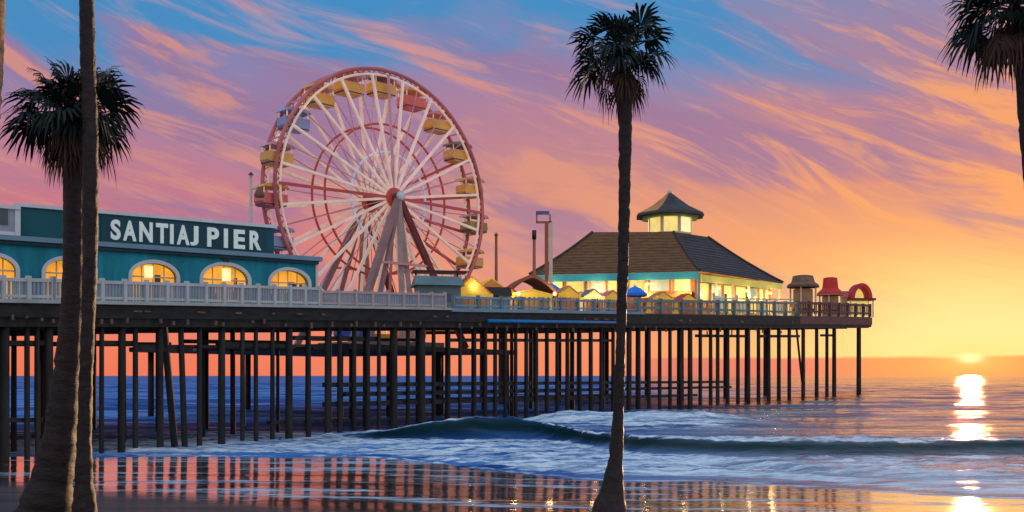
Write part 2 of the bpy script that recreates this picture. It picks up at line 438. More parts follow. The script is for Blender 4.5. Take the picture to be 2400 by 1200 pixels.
def grid_mesh(name, ys, tans, zfun, attr=None):
    Yg, Tg = np.meshgrid(ys, tans, indexing='ij')
    Xg = Tg * np.maximum(np.abs(Yg), 25.0)
    Z = zfun(Xg, Yg)
    nr, nc = Yg.shape
    co = np.stack([Xg, Yg, Z], -1).reshape(-1, 3)
    idx = np.arange(nr * nc).reshape(nr, nc)
    q = np.stack([idx[:-1, :-1], idx[:-1, 1:], idx[1:, 1:], idx[1:, :-1]], -1).reshape(-1, 4)
    me = bpy.data.meshes.new(name)
    me.vertices.add(len(co)); me.vertices.foreach_set('co', co.astype(np.float32).ravel())
    me.loops.add(q.size); me.loops.foreach_set('vertex_index', q.astype(np.int32).ravel())
    me.polygons.add(len(q)); me.polygons.foreach_set('loop_start', (np.arange(len(q)) * 4).astype(np.int32))
    me.polygons.foreach_set('use_smooth', np.ones(len(q), bool))
    me.update(calc_edges=True)
    if attr:
        for nm, fn in attr.items():
            at = me.attributes.new(nm, 'FLOAT', 'POINT')
            at.data.foreach_set('value', fn(Xg, Yg).astype(np.float32).ravel())
    o = bpy.data.objects.new(name, me); COL.objects.link(o)
    return o

def foam_attr(X, Y):
    Yc = crest(X); dy = Y - Yc
    f = np.zeros_like(X)
    # crest lip and white water behind it
    lip = np.exp(-((dy - 0.30) / 0.75) ** 2) * (0.75 + 0.25 * ss(X, 1.0, 4.0))
    wash = ss(dy, 0.0, 1.0) * (1 - ss(dy, 9.0, 15.0)) * ss(X, 1.5, 4.0) * (1 - 0.45 * ss(X, 16, 26))
    f = np.maximum(f, lip * 1.15); f = np.maximum(f, wash * 0.92)
    Y2 = 64 - 0.05 * X
    f = np.maximum(f, np.exp(-((Y - Y2) / 5.5) ** 2) * ss(X, -2.0, 2.0) * (1 - ss(X, 9, 20)) * 0.95)
    # spent foam between the wave and the sand
    w = Y - shore(X)
    f = np.maximum(f, ss(w, 0.2, 1.6) * (1 - ss(dy, -2.4, -1.0)) * (0.80 - 0.22 * ss(X, 10, 20)))
    f = np.maximum(f, 0.75 * np.exp(-(w / 0.5) ** 2))
    # broken lines among the piles on the left
    f = np.maximum(f, 0.74 * np.exp(-((Y - 50.5 - 0.15 * (X + 15)) / 4.0) ** 2) * (1 - ss(X, -7, -2)))
    # dark face stays clean
    f = f * (1 - 0.97 * np.exp(-((dy + 0.95) / 0.75) ** 2) * ss(crest_h(X), 0.2, 0.35))
    return f
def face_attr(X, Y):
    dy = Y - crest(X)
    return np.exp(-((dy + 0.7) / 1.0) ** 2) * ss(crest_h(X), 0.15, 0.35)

ys = np.concatenate([np.linspace(24, 74, 560), np.geomspace(74.2, 520, 520), np.geomspace(530, 9000, 70)])
tans = np.concatenate([np.linspace(-2.2, -0.62, 40), np.linspace(-0.6, 0.6, 560), np.linspace(0.62, 2.2, 40)])
water = grid_mesh('water', ys, tans, water_height, {'foam': foam_attr, 'face': face_attr})
tag(water, 'blue and copper sea with small breaking waves', None, None, 'structure')

def beach_h(X, Y):
    w = shore(X) - Y
    z = 0.016 * w + 0.05 * (fbm(X * 0.12, Y * 0.55, 61, 4) - 0.5)
    z = np.where(w < 0, -0.03 + 0.05 * w * 0.6 + 0.03 * (fbm(X * 0.12, Y * 0.55, 61, 4) - 0.5), z)
    z = z + 0.035 * np.clip(18 - Y, 0, 200) * (1 - np.clip((18 - Y) / 300, 0, .5))
    return np.maximum(z, -3.0)
def dry_attr(X, Y):
    line = 30.2 - 0.62 * (X + 16.5) + 2.2 * (fbm(X * 0.25, Y * 0.25, 71, 3) - 0.5)
    return ss(line - Y, -1.0, 1.6)
ysb = np.concatenate([np.linspace(-150, 14, 60), np.linspace(14.3, 48, 260), np.linspace(49, 90, 30)])
tansb = np.concatenate([np.linspace(-4.0, -0.65, 40), np.linspace(-0.63, 0.63, 300), np.linspace(0.65, 4.0, 40)])
beach = grid_mesh('beach', ysb, tansb, beach_h, {'dry': dry_attr})
tag(beach, 'wet mirror-like sand rising to dark sand', None, None, 'structure')

def water_mat():
    m = bpy.data.materials.new('sea_water'); m.use_nodes = True
    nt = m.node_tree; N = nt.nodes; L = nt.links
    out = N['Material Output']; N.remove(N['Principled BSDF'])
    geo = N.new('ShaderNodeNewGeometry')
    def noise(scale, st, detail=4, rough=0.55, loc=(0, 0, 0), dist=0.0):
        mp = N.new('ShaderNodeMapping'); mp.inputs['Scale'].default_value = st; mp.inputs['Location'].default_value = loc
        L.new(geo.outputs['Position'], mp.inputs['Vector'])
        n = N.new('ShaderNodeTexNoise'); n.inputs['Scale'].default_value = scale
        n.inputs['Detail'].default_value = detail; n.inputs['Roughness'].default_value = rough; n.inputs['Distortion'].default_value = dist
        L.new(mp.outputs[0], n.inputs['Vector']); return n.outputs['Fac']
    def mth(op, a, b=None, clamp=False):
        n = N.new('ShaderNodeMath'); n.operation = op; n.use_clamp = clamp
        for i, x in enumerate((a, b)):
            if x is None: continue
            if isinstance(x, (int, float)): n.inputs[i].default_value = x
            else: L.new(x, n.inputs[i])
        return n.outputs[0]
    def mr(x, a, b, c=0.0, d=1.0):
        n = N.new('ShaderNodeMapRange'); n.interpolation_type = 'SMOOTHSTEP'
        L.new(x, n.inputs['Value'])
        n.inputs['From Min'].default_value = a; n.inputs['From Max'].default_value = b
        n.inputs['To Min'].default_value = c; n.inputs['To Max'].default_value = d
        return n.outputs['Result']
    def mixc(f, a, b):
        n = N.new('ShaderNodeMix'); n.data_type = 'RGBA'
        L.new(f, n.inputs[0])
        for i, x in ((6, a), (7, b)):
            if isinstance(x, tuple): n.inputs[i].default_value = x
            else: L.new(x, n.inputs[i])
        return n.outputs[2]
    sep = N.new('ShaderNodeSeparateXYZ'); L.new(geo.outputs['Position'], sep.inputs[0])
    # rougher blue water left, smoother right; sky reflection partly painted into both colours
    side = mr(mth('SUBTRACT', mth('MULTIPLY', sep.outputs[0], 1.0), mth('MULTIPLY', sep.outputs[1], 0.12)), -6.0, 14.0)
    fa = N.new('ShaderNodeAttribute'); fa.attribute_name = 'foam'
    fc = N.new('ShaderNodeAttribute'); fc.attribute_name = 'face'
    n_f = noise(1.0, (0.24, 1.7, 0.6), 8, 0.68, dist=0.8)
    n_s0 = noise(1.0, (0.05, 0.55, 0.3), 5, 0.6)
    n_s1 = noise(1.0, (0.016, 0.085, 0.05), 4, 0.55)
    n_s = mth('ADD', mth('MULTIPLY', n_s0, 0.5), mth('MULTIPLY', n_s1, 0.5))
    n_b = noise(1.0, (0.5, 1.7, 1.0), 5, 0.6)
    n_c = noise(1.0, (2.2, 5.0, 2.0), 3, 0.6)
    blue = mixc(mr(n_s, 0.43, 0.57), (0.012, 0.070, 0.24, 1), (0.075, 0.27, 0.62, 1))
    dusk_tint = mixc(mr(n_s, 0.40, 0.62), (0.08, 0.10, 0.20, 1), (0.26, 0.20, 0.24, 1))  # mauve sky reflection painted into the base colour
    base = mixc(side, blue, dusk_tint)
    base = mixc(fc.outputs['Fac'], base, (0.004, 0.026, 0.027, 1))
    bh = mth('ADD', mth('MULTIPLY', n_b, 1.0), mth('MULTIPLY', n_c, 0.40))
    bp = N.new('ShaderNodeBump'); bp.inputs['Distance'].default_value = 0.35
    L.new(mr(side, 0.0, 1.0, 0.85, 0.36), bp.inputs['Strength'])
    L.new(bh, bp.inputs['Height'])
    di = N.new('ShaderNodeBsdfDiffuse'); L.new(base, di.inputs['Color']); L.new(bp.outputs[0], di.inputs['Normal'])
    gl = N.new('ShaderNodeBsdfGlossy'); gl.inputs['Color'].default_value = (1.0, 0.80, 0.66, 1)  # warm dusk light is put into the reflection tint
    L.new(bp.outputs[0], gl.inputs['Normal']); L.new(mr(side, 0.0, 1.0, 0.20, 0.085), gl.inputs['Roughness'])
    lw = N.new('ShaderNodeLayerWeight'); lw.inputs['Blend'].default_value = 0.6
    L.new(bp.outputs[0], lw.inputs['Normal'])
    # mirror strength painted by streaks: strong on the right, faint on the left
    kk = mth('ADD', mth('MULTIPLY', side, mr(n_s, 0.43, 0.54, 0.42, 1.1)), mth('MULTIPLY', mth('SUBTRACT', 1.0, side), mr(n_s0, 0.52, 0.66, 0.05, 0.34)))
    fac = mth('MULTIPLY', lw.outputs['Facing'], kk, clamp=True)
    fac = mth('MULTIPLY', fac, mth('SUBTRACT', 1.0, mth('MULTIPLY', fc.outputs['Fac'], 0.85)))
    pm = N.new('ShaderNodeMixShader')
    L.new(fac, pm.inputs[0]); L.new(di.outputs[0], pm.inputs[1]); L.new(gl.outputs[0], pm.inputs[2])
    foam = N.new('ShaderNodeBsdfPrincipled')
    fcol = mixc(mr(n_f, 0.40, 0.66), (0.56, 0.70, 0.78, 1), (1.0, 0.99, 0.98, 1))
    L.new(fcol, foam.inputs['Base Color']); foam.inputs['Roughness'].default_value = 0.6
    fb = N.new('ShaderNodeBump'); fb.inputs['Strength'].default_value = 0.7; fb.inputs['Distance'].default_value = 0.15
    L.new(n_f, fb.inputs['Height']); L.new(fb.outputs[0], foam.inputs['Normal'])
    mask = mth('MULTIPLY', mth('SUBTRACT', mth('ADD', fa.outputs['Fac'], mth('MULTIPLY', mth('SUBTRACT', n_f, 0.5), 2.8)), 0.52), 2.6, clamp=True)
    mask = mth('MULTIPLY', mask, mr(fa.outputs['Fac'], 0.02, 0.2))
    mask = mth('MULTIPLY', mask, mr(n_c, 0.2, 0.6, 0.55, 1.0))
    ms = N.new('ShaderNodeMixShader')
    L.new(mask, ms.inputs[0]); L.new(pm.outputs[0], ms.inputs[1]); L.new(foam.outputs[0], ms.inputs[2])
    L.new(ms.outputs[0], out.inputs['Surface'])
    return m
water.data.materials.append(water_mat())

def beach_mat():
    m = bpy.data.materials.new('wet_sand'); m.use_nodes = True
    nt = m.node_tree; N = nt.nodes; L = nt.links
    out = N['Material Output']; p = N['Principled BSDF']
    geo = N.new('ShaderNodeNewGeometry')
    def noise(scale, st, detail=4, rough=0.55):
        mp = N.new('ShaderNodeMapping'); mp.inputs['Scale'].default_value = st
        L.new(geo.outputs['Position'], mp.inputs['Vector'])
        n = N.new('ShaderNodeTexNoise'); n.inputs['Scale'].default_value = scale
        n.inputs['Detail'].default_value = detail; n.inputs['Roughness'].default_value = rough
        L.new(mp.outputs[0], n.inputs['Vector']); return n.outputs['Fac']
    da = N.new('ShaderNodeAttribute'); da.attribute_name = 'dry'
    n1 = noise(1.0, (0.25, 1.6, 1), 5); n2 = noise(14.0, (1, 1, 1), 4, 0.7); n3 = noise(1.0, (0.3, 2.4, 1), 4)
    rp = N.new('ShaderNodeValToRGB')
    rp.color_ramp.elements[0].color = (0.050, 0.038, 0.040, 1); rp.color_ramp.elements[1].color = (0.11, 0.080, 0.078, 1)
    rp.color_ramp.elements[0].position = 0.3; rp.color_ramp.elements[1].position = 0.7
    L.new(n1, rp.inputs[0]); L.new(rp.outputs[0], p.inputs['Base Color'])
    p.inputs['Roughness'].default_value = 0.9; p.inputs['Specular IOR Level'].default_value = 0.15
    bp = N.new('ShaderNodeBump'); bp.inputs['Strength'].default_value = 0.6; bp.inputs['Distance'].default_value = 0.03
    L.new(n2, bp.inputs['Height']); L.new(bp.outputs[0], p.inputs['Normal'])
    gl = N.new('ShaderNodeBsdfGlossy'); gl.inputs['Roughness'].default_value = 0.08
    gl.inputs['Color'].default_value = (1.0, 0.90, 0.84, 1)
    b2 = N.new('ShaderNodeBump'); b2.inputs['Strength'].default_value = 0.09; b2.inputs['Distance'].default_value = 0.2
    L.new(n3, b2.inputs['Height']); L.new(b2.outputs[0], gl.inputs['Normal'])
    # film of water: strong at grazing view, thinner towards the dry sand
    lw = N.new('ShaderNodeLayerWeight'); lw.inputs['Blend'].default_value = 0.72
    f1 = N.new('ShaderNodeMath'); f1.operation = 'SUBTRACT'; f1.inputs[0].default_value = 1.0; L.new(da.outputs['Fac'], f1.inputs[1])
    f2 = N.new('ShaderNodeMath'); f2.operation = 'MULTIPLY'; L.new(f1.outputs[0], f2.inputs[0]); L.new(lw.outputs['Facing'], f2.inputs[1])
    f3 = N.new('ShaderNodeMath'); f3.operation = 'MULTIPLY_ADD'; f3.use_clamp = True
    L.new(f2.outputs[0], f3.inputs[0]); f3.inputs[1].default_value = 0.90; f3.inputs[2].default_value = 0.03
    ms = N.new('ShaderNodeMixShader'); L.new(f3.outputs[0], ms.inputs[0]); L.new(p.outputs[0], ms.inputs[1]); L.new(gl.outputs[0], ms.inputs[2])
    # thin lace of spent foam left lying on the wet sand
    n4 = noise(1.0, (0.10, 0.85, 1), 6, 0.6); n5 = noise(1.0, (1.1, 3.2, 1), 4, 0.65)
    st = N.new('ShaderNodeMapRange'); st.interpolation_type = 'SMOOTHSTEP'; L.new(n4, st.inputs['Value'])
    st.inputs['From Min'].default_value = 0.52; st.inputs['From Max'].default_value = 0.60
    lc = N.new('ShaderNodeMapRange'); lc.interpolation_type = 'SMOOTHSTEP'; L.new(n5, lc.inputs['Value'])
    lc.inputs['From Min'].default_value = 0.36; lc.inputs['From Max'].default_value = 0.62
    m1 = N.new('ShaderNodeMath'); m1.operation = 'MULTIPLY'; L.new(st.outputs[0], m1.inputs[0]); L.new(lc.outputs[0], m1.inputs[1])
    m2 = N.new('ShaderNodeMath'); m2.operation = 'MULTIPLY'; L.new(m1.outputs[0], m2.inputs[0]); L.new(f1.outputs[0], m2.inputs[1])
    m3 = N.new('ShaderNodeMath'); m3.operation = 'MULTIPLY'; L.new(m2.outputs[0], m3.inputs[0]); m3.inputs[1].default_value = 0.8
    fd = N.new('ShaderNodeBsdfDiffuse'); fd.inputs['Color'].default_value = (0.50, 0.62, 0.72, 1)
    mf = N.new('ShaderNodeMixShader'); L.new(m3.outputs[0], mf.inputs[0]); L.new(ms.outputs[0], mf.inputs[1]); L.new(fd.outputs[0], mf.inputs[2])
    L.new(mf.outputs[0], out.inputs['Surface'])
    return m
beach.data.materials.append(beach_mat())

# ------------------------------------------------------------------ the pier
pier = thing('pier', PT(0, 0, 0), 'long dark timber pier on many piles running out over the sea', 'pier')
# plan of the deck: wide shoreward plaza, narrower walk, wide pier head
S_L, S_A, S_B = -32.0, 24.0, 70.0
outline = [(S_L, 0), (SLEN, 0), (SLEN + 34, 7), (SLEN + 30, 14), (128, 14), (122, 34), (S_B + 2, 34), (S_B, 13), (54, 13), (54, 8.2), (30.5, 8.2), (30.5, 13), (S_A, 13), (S_A - 2, 24), (S_L, 24)]
poly = [(PT(s, n).x, PT(s, n).y) for s, n in outline]
MB().prism(poly, [deck(s) - 0.16 for s, n in outline], [deck(s) for s, n in outline]).build('deck', M['deck'], pier)
def strip(s0, s1, n, top, bot, w, nseg=24):
    mb = MB(); A = []
    for i in range(nseg):
        sa, sb = s0 + (s1 - s0) * i / nseg, s0 + (s1 - s0) * (i + 1) / nseg
        vs = []
        for s in (sa, sb):
            for nn in (n - w / 2, n + w / 2):
                for z in (bot(s), top(s)):
                    vs.append(PT(s, nn, z))
        mb.add(vs, [(0, 1, 3, 2), (4, 6, 7, 5), (0, 4, 5, 1), (2, 3, 7, 6), (0, 2, 6, 4), (1, 5, 7, 3)])
    return mb
SX = s_of_px(1870)
strip(S_L, SX, -0.16, lambda s: deck(s) - 0.10, lambda s: dbot(s) + 0.35, 0.30).build('fascia_beam', M['fascia'], pier)
strip(S_L, SX, 0.10, lambda s: dbot(s) + 0.36, lambda s: dbot(s), 0.44).build('lower_beam', M['timber'], pier)
strip(SX, SLEN, -0.16, lambda s: deck(s) - 0.10, lambda s: dbot(s) + 0.55, 0.30).build('end_fascia_beam', M['end_fascia'], pier)
strip(SX, SLEN - 2, 0.10, lambda s: dbot(s) + 0.56, lambda s: dbot(s), 0.44).build('lower_beam', M['timber'], pier)
MB().bar(PT(SLEN - 0.1, 0, (deck(SLEN) + dbot(SLEN)) / 2), PT(SLEN + 33.8, 7, (deck(SLEN + 34) + dbot(SLEN + 34)) / 2 + .01), 0.35, deck(SLEN) - dbot(SLEN) - .35).build('end_beam', M['end_fascia'], pier)
strip(S_L, s_of_px(1045), -0.22, lambda s: deck(s) + 0.12, lambda s: deck(s) - 0.02, 0.5).build('curb', M['curb'], pier)
strip(s_of_px(1045), s_of_px(1500), -0.22, lambda s: deck(s) + 0.10, lambda s: deck(s) - 0.12, 0.5).build('curb', M['slab'], pier)
for sa_, sb_, n in ((S_L, SLEN - 1, 4.0), (S_L, SLEN - 1, 7.8), (S_L, 30.3, 12.0), (54.2, SLEN - 1, 12.0)):
    strip(sa_, sb_, n, lambda s: dbot(s) + 0.40, lambda s: dbot(s) - 0.05, 0.4).build('stringer', M['timber'], pier)
strip(S_L, S_A - 3, 18.0, lambda s: dbot(s) + 0.40, lambda s: dbot(s), 0.4).build('stringer', M['timber'], pier)
strip(S_L, S_A - 3, 23.5, lambda s: dbot(s) + 0.40, lambda s: dbot(s), 0.4).build('stringer', M['timber'], pier)
for n in (20.0, 27.0, 33.5):
    strip(S_B + 3, 121, n, lambda s: dbot(s) + 0.40, lambda s: dbot(s), 0.5).build('stringer', M['timber'], pier)
pp = MB().tube([PT(s_of_px(p), -0.50, dbot(s_of_px(p)) + 0.42) for p in (1128, 1230, 1340, 1452)], 0.12, 10)
pp.build('blue_pipe', M['bluepipe'], pier, True)
# joist ends and bolts showing on the fascia
jmesh = None
rj = random.Random(3)
for i in range(64):
    px = 20 + i * 29 + rj.uniform(-9, 9)
    s = s_of_px(px); k = zpx(px) / 45.0
    if px > 1860: continue
    row = rj.randrange(3)
    zc = deck(s) - (0.30 if row == 0 else 0.62 + 0.2 * rj.random()) * k
    sz = (rj.uniform(.18, .5) * k if row == 0 else .11 * k, 0.08, 0.08 * k if row == 0 else rj.uniform(.1, .24) * k)
    MB().box(PT(s, -0.34, zc), sz, RP).build('joist_end', M['joist'], pier)

# piles
FRONT = [(-330, 30), (-260, 30), (-200, 28), (-140, 30), (-90, 26), (-40, 28), (16, 30), (68, 18), (92, 14), (120, 26), (176, 28), (214, 22), (243, 16), (290, 24), (322, 18), (380, 22), (428, 20), (472, 18), (524, 24), (572, 14), (604, 15), (643, 15), (682, 24), (727, 14), (772, 16), (800, 14), (834, 12), (866, 13), (892, 11), (927, 19), (960, 11), (992, 20), (1020, 11), (1055, 11), (1082, 10), (1116, 10), (1141, 11), (1164, 11), (1188, 10), (1212, 10), (1237, 11), (1260, 10), (1285, 11), (1309, 10), (1333, 11), (1362, 10), (1388, 11), (1412, 10), (1440, 10), (1476, 11), (1500, 10), (1524, 10), (1549, 10), (1573, 10), (1598, 10), (1620, 13), (1644, 10), (1668, 10), (1684, 9), (1708, 10), (1732, 10), (1756, 11), (1780, 10), (1804, 10), (1828, 10), (1852, 10), (1884, 9), (1916, 10), (1940, 9), (1957, 11), (2014, 11)]
rp_ = random.Random(11)
def pile_mb(s, n, r, ztop, lean=0.0):
    top = PT(s, n, ztop); bot = PT(s + lean, n, -1.6)
    pts = [bot.lerp(top, t) for t in (0, .25, .5, .75, 1)]
    return MB().tube(pts, [r * (1.06 + rp_.uniform(-.03, .05)), r * 1.04, r, r * .98, r * .95], 10)
for px, w in FRONT:
    s = s_of_px(px); w = w * (.72 if px < 700 else .90); r = w / 2 * zpx(px) / F
    lean = 0.3 if px == 428 else rp_.uniform(-.02, .02) * r * 8
    pile_mb(s, 0.12, r, dbot(s) + 0.05, lean).build('pile', M['timber'], pier, True)
HP_ = EYE + 2.15
backn = 0
back_mb = MB()
for n, step in ((4.5, 112), (11.5, 150)):
    px = -300 + n * 7
    while px < 2010:
        s = s_of_px(px)
        wv = (13 if px < 800 else 10) * rp_.uniform(.7, 1.15)
        r = wv / 2 * zpx(px) / F
        p = pile_mb(s, n, r, (HP_ - .4) if (n > 8.3 and 29 < s < 55) else dbot(s) + .02, rp_.uniform(-.05, .05))
        if backn < 29:
            p.build('pile', M['timber_back'], pier, True)
        else:
            back_mb.add(p.v, p.f)
        backn += 1
        px += step * (0.8 if px < 700 else 0.62) * rp_.uniform(.7, 1.3)
for s in np.arange(S_L + 2, S_A - 3, 6.0):
    for n in (18.0, 23.0): back_mb.add(*(lambda q: (q.v, q.f))(pile_mb(s, n, 0.28, dbot(s) + .02)))
for s in np.arange(S_B + 4, 121, 14.0):
    for n in (22.0, 33.0): back_mb.add(*(lambda q: (q.v, q.f))(pile_mb(s, n, 0.3, dbot(s) + .02)))
for s, n in [sn(W(2014, 900, z)) for z in (190, 205)]: back_mb.add(*(lambda q: (q.v, q.f))(pile_mb(s, n, 0.34, dbot(s) + .4)))
tag(back_mb.build('rear_piles', M['timber_back'], pier, True), kind='stuff')

# cross beams: high ones at the shore end, low walings along the middle
def beam(px0, px1, y0, y1, n, h, m='timber'):
    a = PT(s_of_px(px0), n); b = PT(s_of_px(px1), n)
    za = EYE + (HZ - y0) / F * a.y; zb = EYE + (HZ - y1) / F * b.y
    MB().bar((a.x, a.y, za), (b.x, b.y, zb), 0.22, h).build('cross_beam', M[m], pier)
for q in ((200, 330, 803, 804, .3, .18), (318, 460, 819, 821, .3, .18), (-200, 130, 803, 804, .3, .18), (520, 700, 806, 812, .3, .2),
          (590, 830, 800, 803, 4.5, .2), (700, 900, 792, 794, .35, .22), (880, 1120, 795, 797, 4.5, .2), (1060, 1440, 797, 798, .35, .22),
          (1640, 1760, 787, 788, .4, .3), (1790, 1880, 788, 788, .4, .35), (1930, 1960, 786, 786, .4, .35),
          (130, 560, 806, 807, 4.6, .2), (330, 640, 812, 813, .34, .16), (640, 880, 818, 817, 4.6, .2),
          (770, 1700, 902, 895, .32, .24), (820, 1720, 924, 907, .36, .24), (770, 1640, 948, 926, .32, .26), (1060, 1560, 939, 925, 4.5, .22),
          (-150, 120, 1000, 998, 4.5, .2), (-100, 130, 985, 984, .36, .16), (640, 840, 990, 985, .34, .16)):
    beam(*q)
# raking braces
for px0, px1 in ((396, 424), (1872, 1890)):
    a = PT(s_of_px(px0), .3, dbot(s_of_px(px0))); b = PT(s_of_px(px1), .3, -.6)
    MB().bar(a, b, .24, .24).build('brace', M['timber'], pier)

# wheel platform beside the deck, lower than it
HP = EYE + 2.15
plat = thing('platform', PT(42, 22, 0), 'low timber platform carrying the ferris wheel behind the pier deck', 'platform')
po = [(30.8, 8.5), (53.7, 8.5), (53.7, 30), (30.8, 30)]
MB().prism([(PT(s, n).x, PT(s, n).y) for s, n in po], HP - .35, HP).build('deck', M['deck'], plat)
for s in (32, 42.5, 53):
    for n in (9.2, 29):
        MB().tube([PT(s, n, -1.5), PT(s, n, HP - .36)], .24, 8).build('pile', M['timber_back'], plat, True)

# ------------------------------------------------------------------ railings
def railing(px0, px1, label, hgt, npost, mrail, mpick, mpost, group=None, gap=0.15, pw=0.105, n=-0.05, kx=1.0):
    s0, s1 = s_of_px(px0), s_of_px(px1)
    t = thing('railing', PT(s0, n, deck(s0)), label, 'railing', group=group)
    hf = lambda s: hgt[0] + (hgt[1] - hgt[0]) * (s - s0) / (s1 - s0)
    strip(s0, s1, n, lambda s: deck(s) + .02 + hf(s), lambda s: deck(s) + .02 + hf(s) - 0.13 * kx, 0.14 * kx, 10).build('top_rail', M[mrail], t)
    strip(s0, s1, n, lambda s: deck(s) + .30 * kx, lambda s: deck(s) + .19 * kx, 0.09 * kx, 10).build('bottom_rail', M[mrail], t)
    ss_ = [s0 + (s1 - s0) * i / npost for i in range(npost + 1)]
    for s in ss_:
        MB().box(PT(s, n - 0.03, deck(s) + hf(s) / 2 + .06), (.16 * kx, .17 * kx, hf(s) + .1), RP).build('post', M[mpost], t)
    for a, b in zip(ss_[:-1], ss_[1:]):
        mb = MB(); k = max(1, int((b - a) / gap))
        for j in range(k):
            s = a + (b - a) * (j + .5) / k
            mb.box(PT(s, n, deck(s) + hf(s) / 2), (pw, .04 * kx, hf(s) - .2 * kx), RP)
            if gap > .5:
                mb.build('baluster', M[mpick], t); mb = MB()
        if mb.v: mb.build('picket_panel', M[mpick], t)
    return t
railing(-420, 120, 'pale picket railing on the pier edge under the grey block, left of the palms', (0.80, 0.92), 8, 'rail', 'picket', 'rail', 'pale picket railings on the pier')
railing(122, 745, 'pale picket railing in front of the three lit arches', (0.92, 1.02), 14, 'rail', 'picket', 'rail', 'pale picket railings on the pier')
railing(747, 1040, 'pale picket railing in front of the ferris wheel legs', (0.88, 0.98), 8, 'legbeige', 'picket', 'legbeige', 'pale picket railings on the pier')
railing(1060, 1490, 'low blue-grey railing in front of the yellow market stalls', (0.85, 1.0), 10, 'slab', 'tealroof', 'tealroof', gap=.6, pw=.07, kx=1.2)
railing(1492, 1866, 'weathered railing below the terrace of the pavilion', (1.2, 1.8), 10, 'tealroof', 'wall_rust', 'tealroof', gap=1.1, pw=.16, kx=2)
railing(1868, 2038, 'brown railing round the open end of the pier', (1.9, 2.2), 8, 'end_fascia', 'end_fascia', 'end_fascia', gap=1.1, pw=.26, kx=2.6)

# ------------------------------------------------------------------ sign building
# facade runs from photo column -260 to 740, receding slightly to the right
FA = Vector(((0 - 1200) / F * 46.0, 46.0)); FB = Vector(((740 - 1200) / F * 54.6, 54.6))
FD = (FB - FA).normalized(); FN = Vector((-FD.y, FD.x)); FANG = math.atan2(FD.y, FD.x); RF = Matrix.Rotation(FANG, 3, 'Z')
def fpx(px, off=0.0):
    """facade coordinate u seen in column px, for a plane `off` metres behind the facade"""
    k = (px - 1200) / F; o = FA + FN * off
    return (k * o.y - o.x) / (FD.x - k * FD.y)
def FP(u, off, z):
    p = FA + FD * u + FN * off; return Vector((p.x, p.y, z))
def fz(px, y, off=0.0):
    p = FP(fpx(px, off), off, 0); return EYE + (HZ - y) / F * p.y
bld = thing('arcade_building', FP(fpx(400), 5, deck(8)), 'teal arcade building with lit arches and a lettered rooftop sign', 'building')
UL, UR = fpx(-330), fpx(740)
zb = deck(4) - 0.1
zt = fz(400, 590)
arches = []
for px, ytop, half in ((-20, 599, 52), (163, 608, 52), (362, 617, 51), (529, 622, 54), (679, 634, 46), (-215, 590, 55)):
    u = fpx(px); p = FP(u, 0, 0); k = p.y / F
    arches.append((u, half * k, EYE + (HZ - ytop) * k))
arches.sort()
# front wall with arched openings: columns between openings plus spandrels above
wmb = MB()
def wall_poly(pts, t0=0.0, t1=0.30):
    A = [FP(u, t0, z) for u, z in pts]; B = [FP(u, t1, z) for u, z in pts]
    wmb.loft(A, B)
prev = UL
for (u, r, zc) in arches:
    zs = zc - r * 0.62
    wall_poly([(prev, zb), (u - r, zb), (u - r, zt), (prev, zt)])
    n = 18
    top = [(u - r * math.cos(math.pi * i / n), zs + (zc - zs) * math.sin(math.pi * i / n)) for i in range(n + 1)]
    for i in range(n):
        wall_poly([top[i], top[i + 1], (top[i + 1][0], zt), (top[i][0], zt)])
    prev = u + r
wall_poly([(prev, zb), (UR, zb), (UR, zt), (prev, zt)])
wmb.build('front_wall', M['teal'], bld)
def fbox(u0, u1, o0, o1, z0, z1, name, m, parent=bld):
    vs = [FP(u, o, z) for u in (u0, u1) for o in (o0, o1) for z in (z0, z1)]
    return MB().add(vs, [(0, 1, 3, 2), (4, 6, 7, 5), (0, 4, 5, 1), (2, 3, 7, 6), (0, 2, 6, 4), (1, 5, 7, 3)]).build(name, m, parent)
fbox(UR - .30, UR, .302, 8.5, zb, zt, 'side_wall', M['teal'])
fbox(UL, UL + .30, .302, 8.5, zb, zt, 'side_wall', M['teal'])
fbox(UL, UR, 8.5, 8.8, zb, zt, 'back_wall', M['teal'])
fbox(UR - 0.02, UR + 0.10, -0.06, 0.30, zb, zt - .05, 'corner_board', M['creampole'])
fbox(UL, UR + .25, -0.35, 9.0, zt, zt + .22, 'roof_slab', M['slab'])
fbox(UL, UR + .1, -0.2, -.002, zt - .16, zt - .003, 'cornice', M['signboard'])
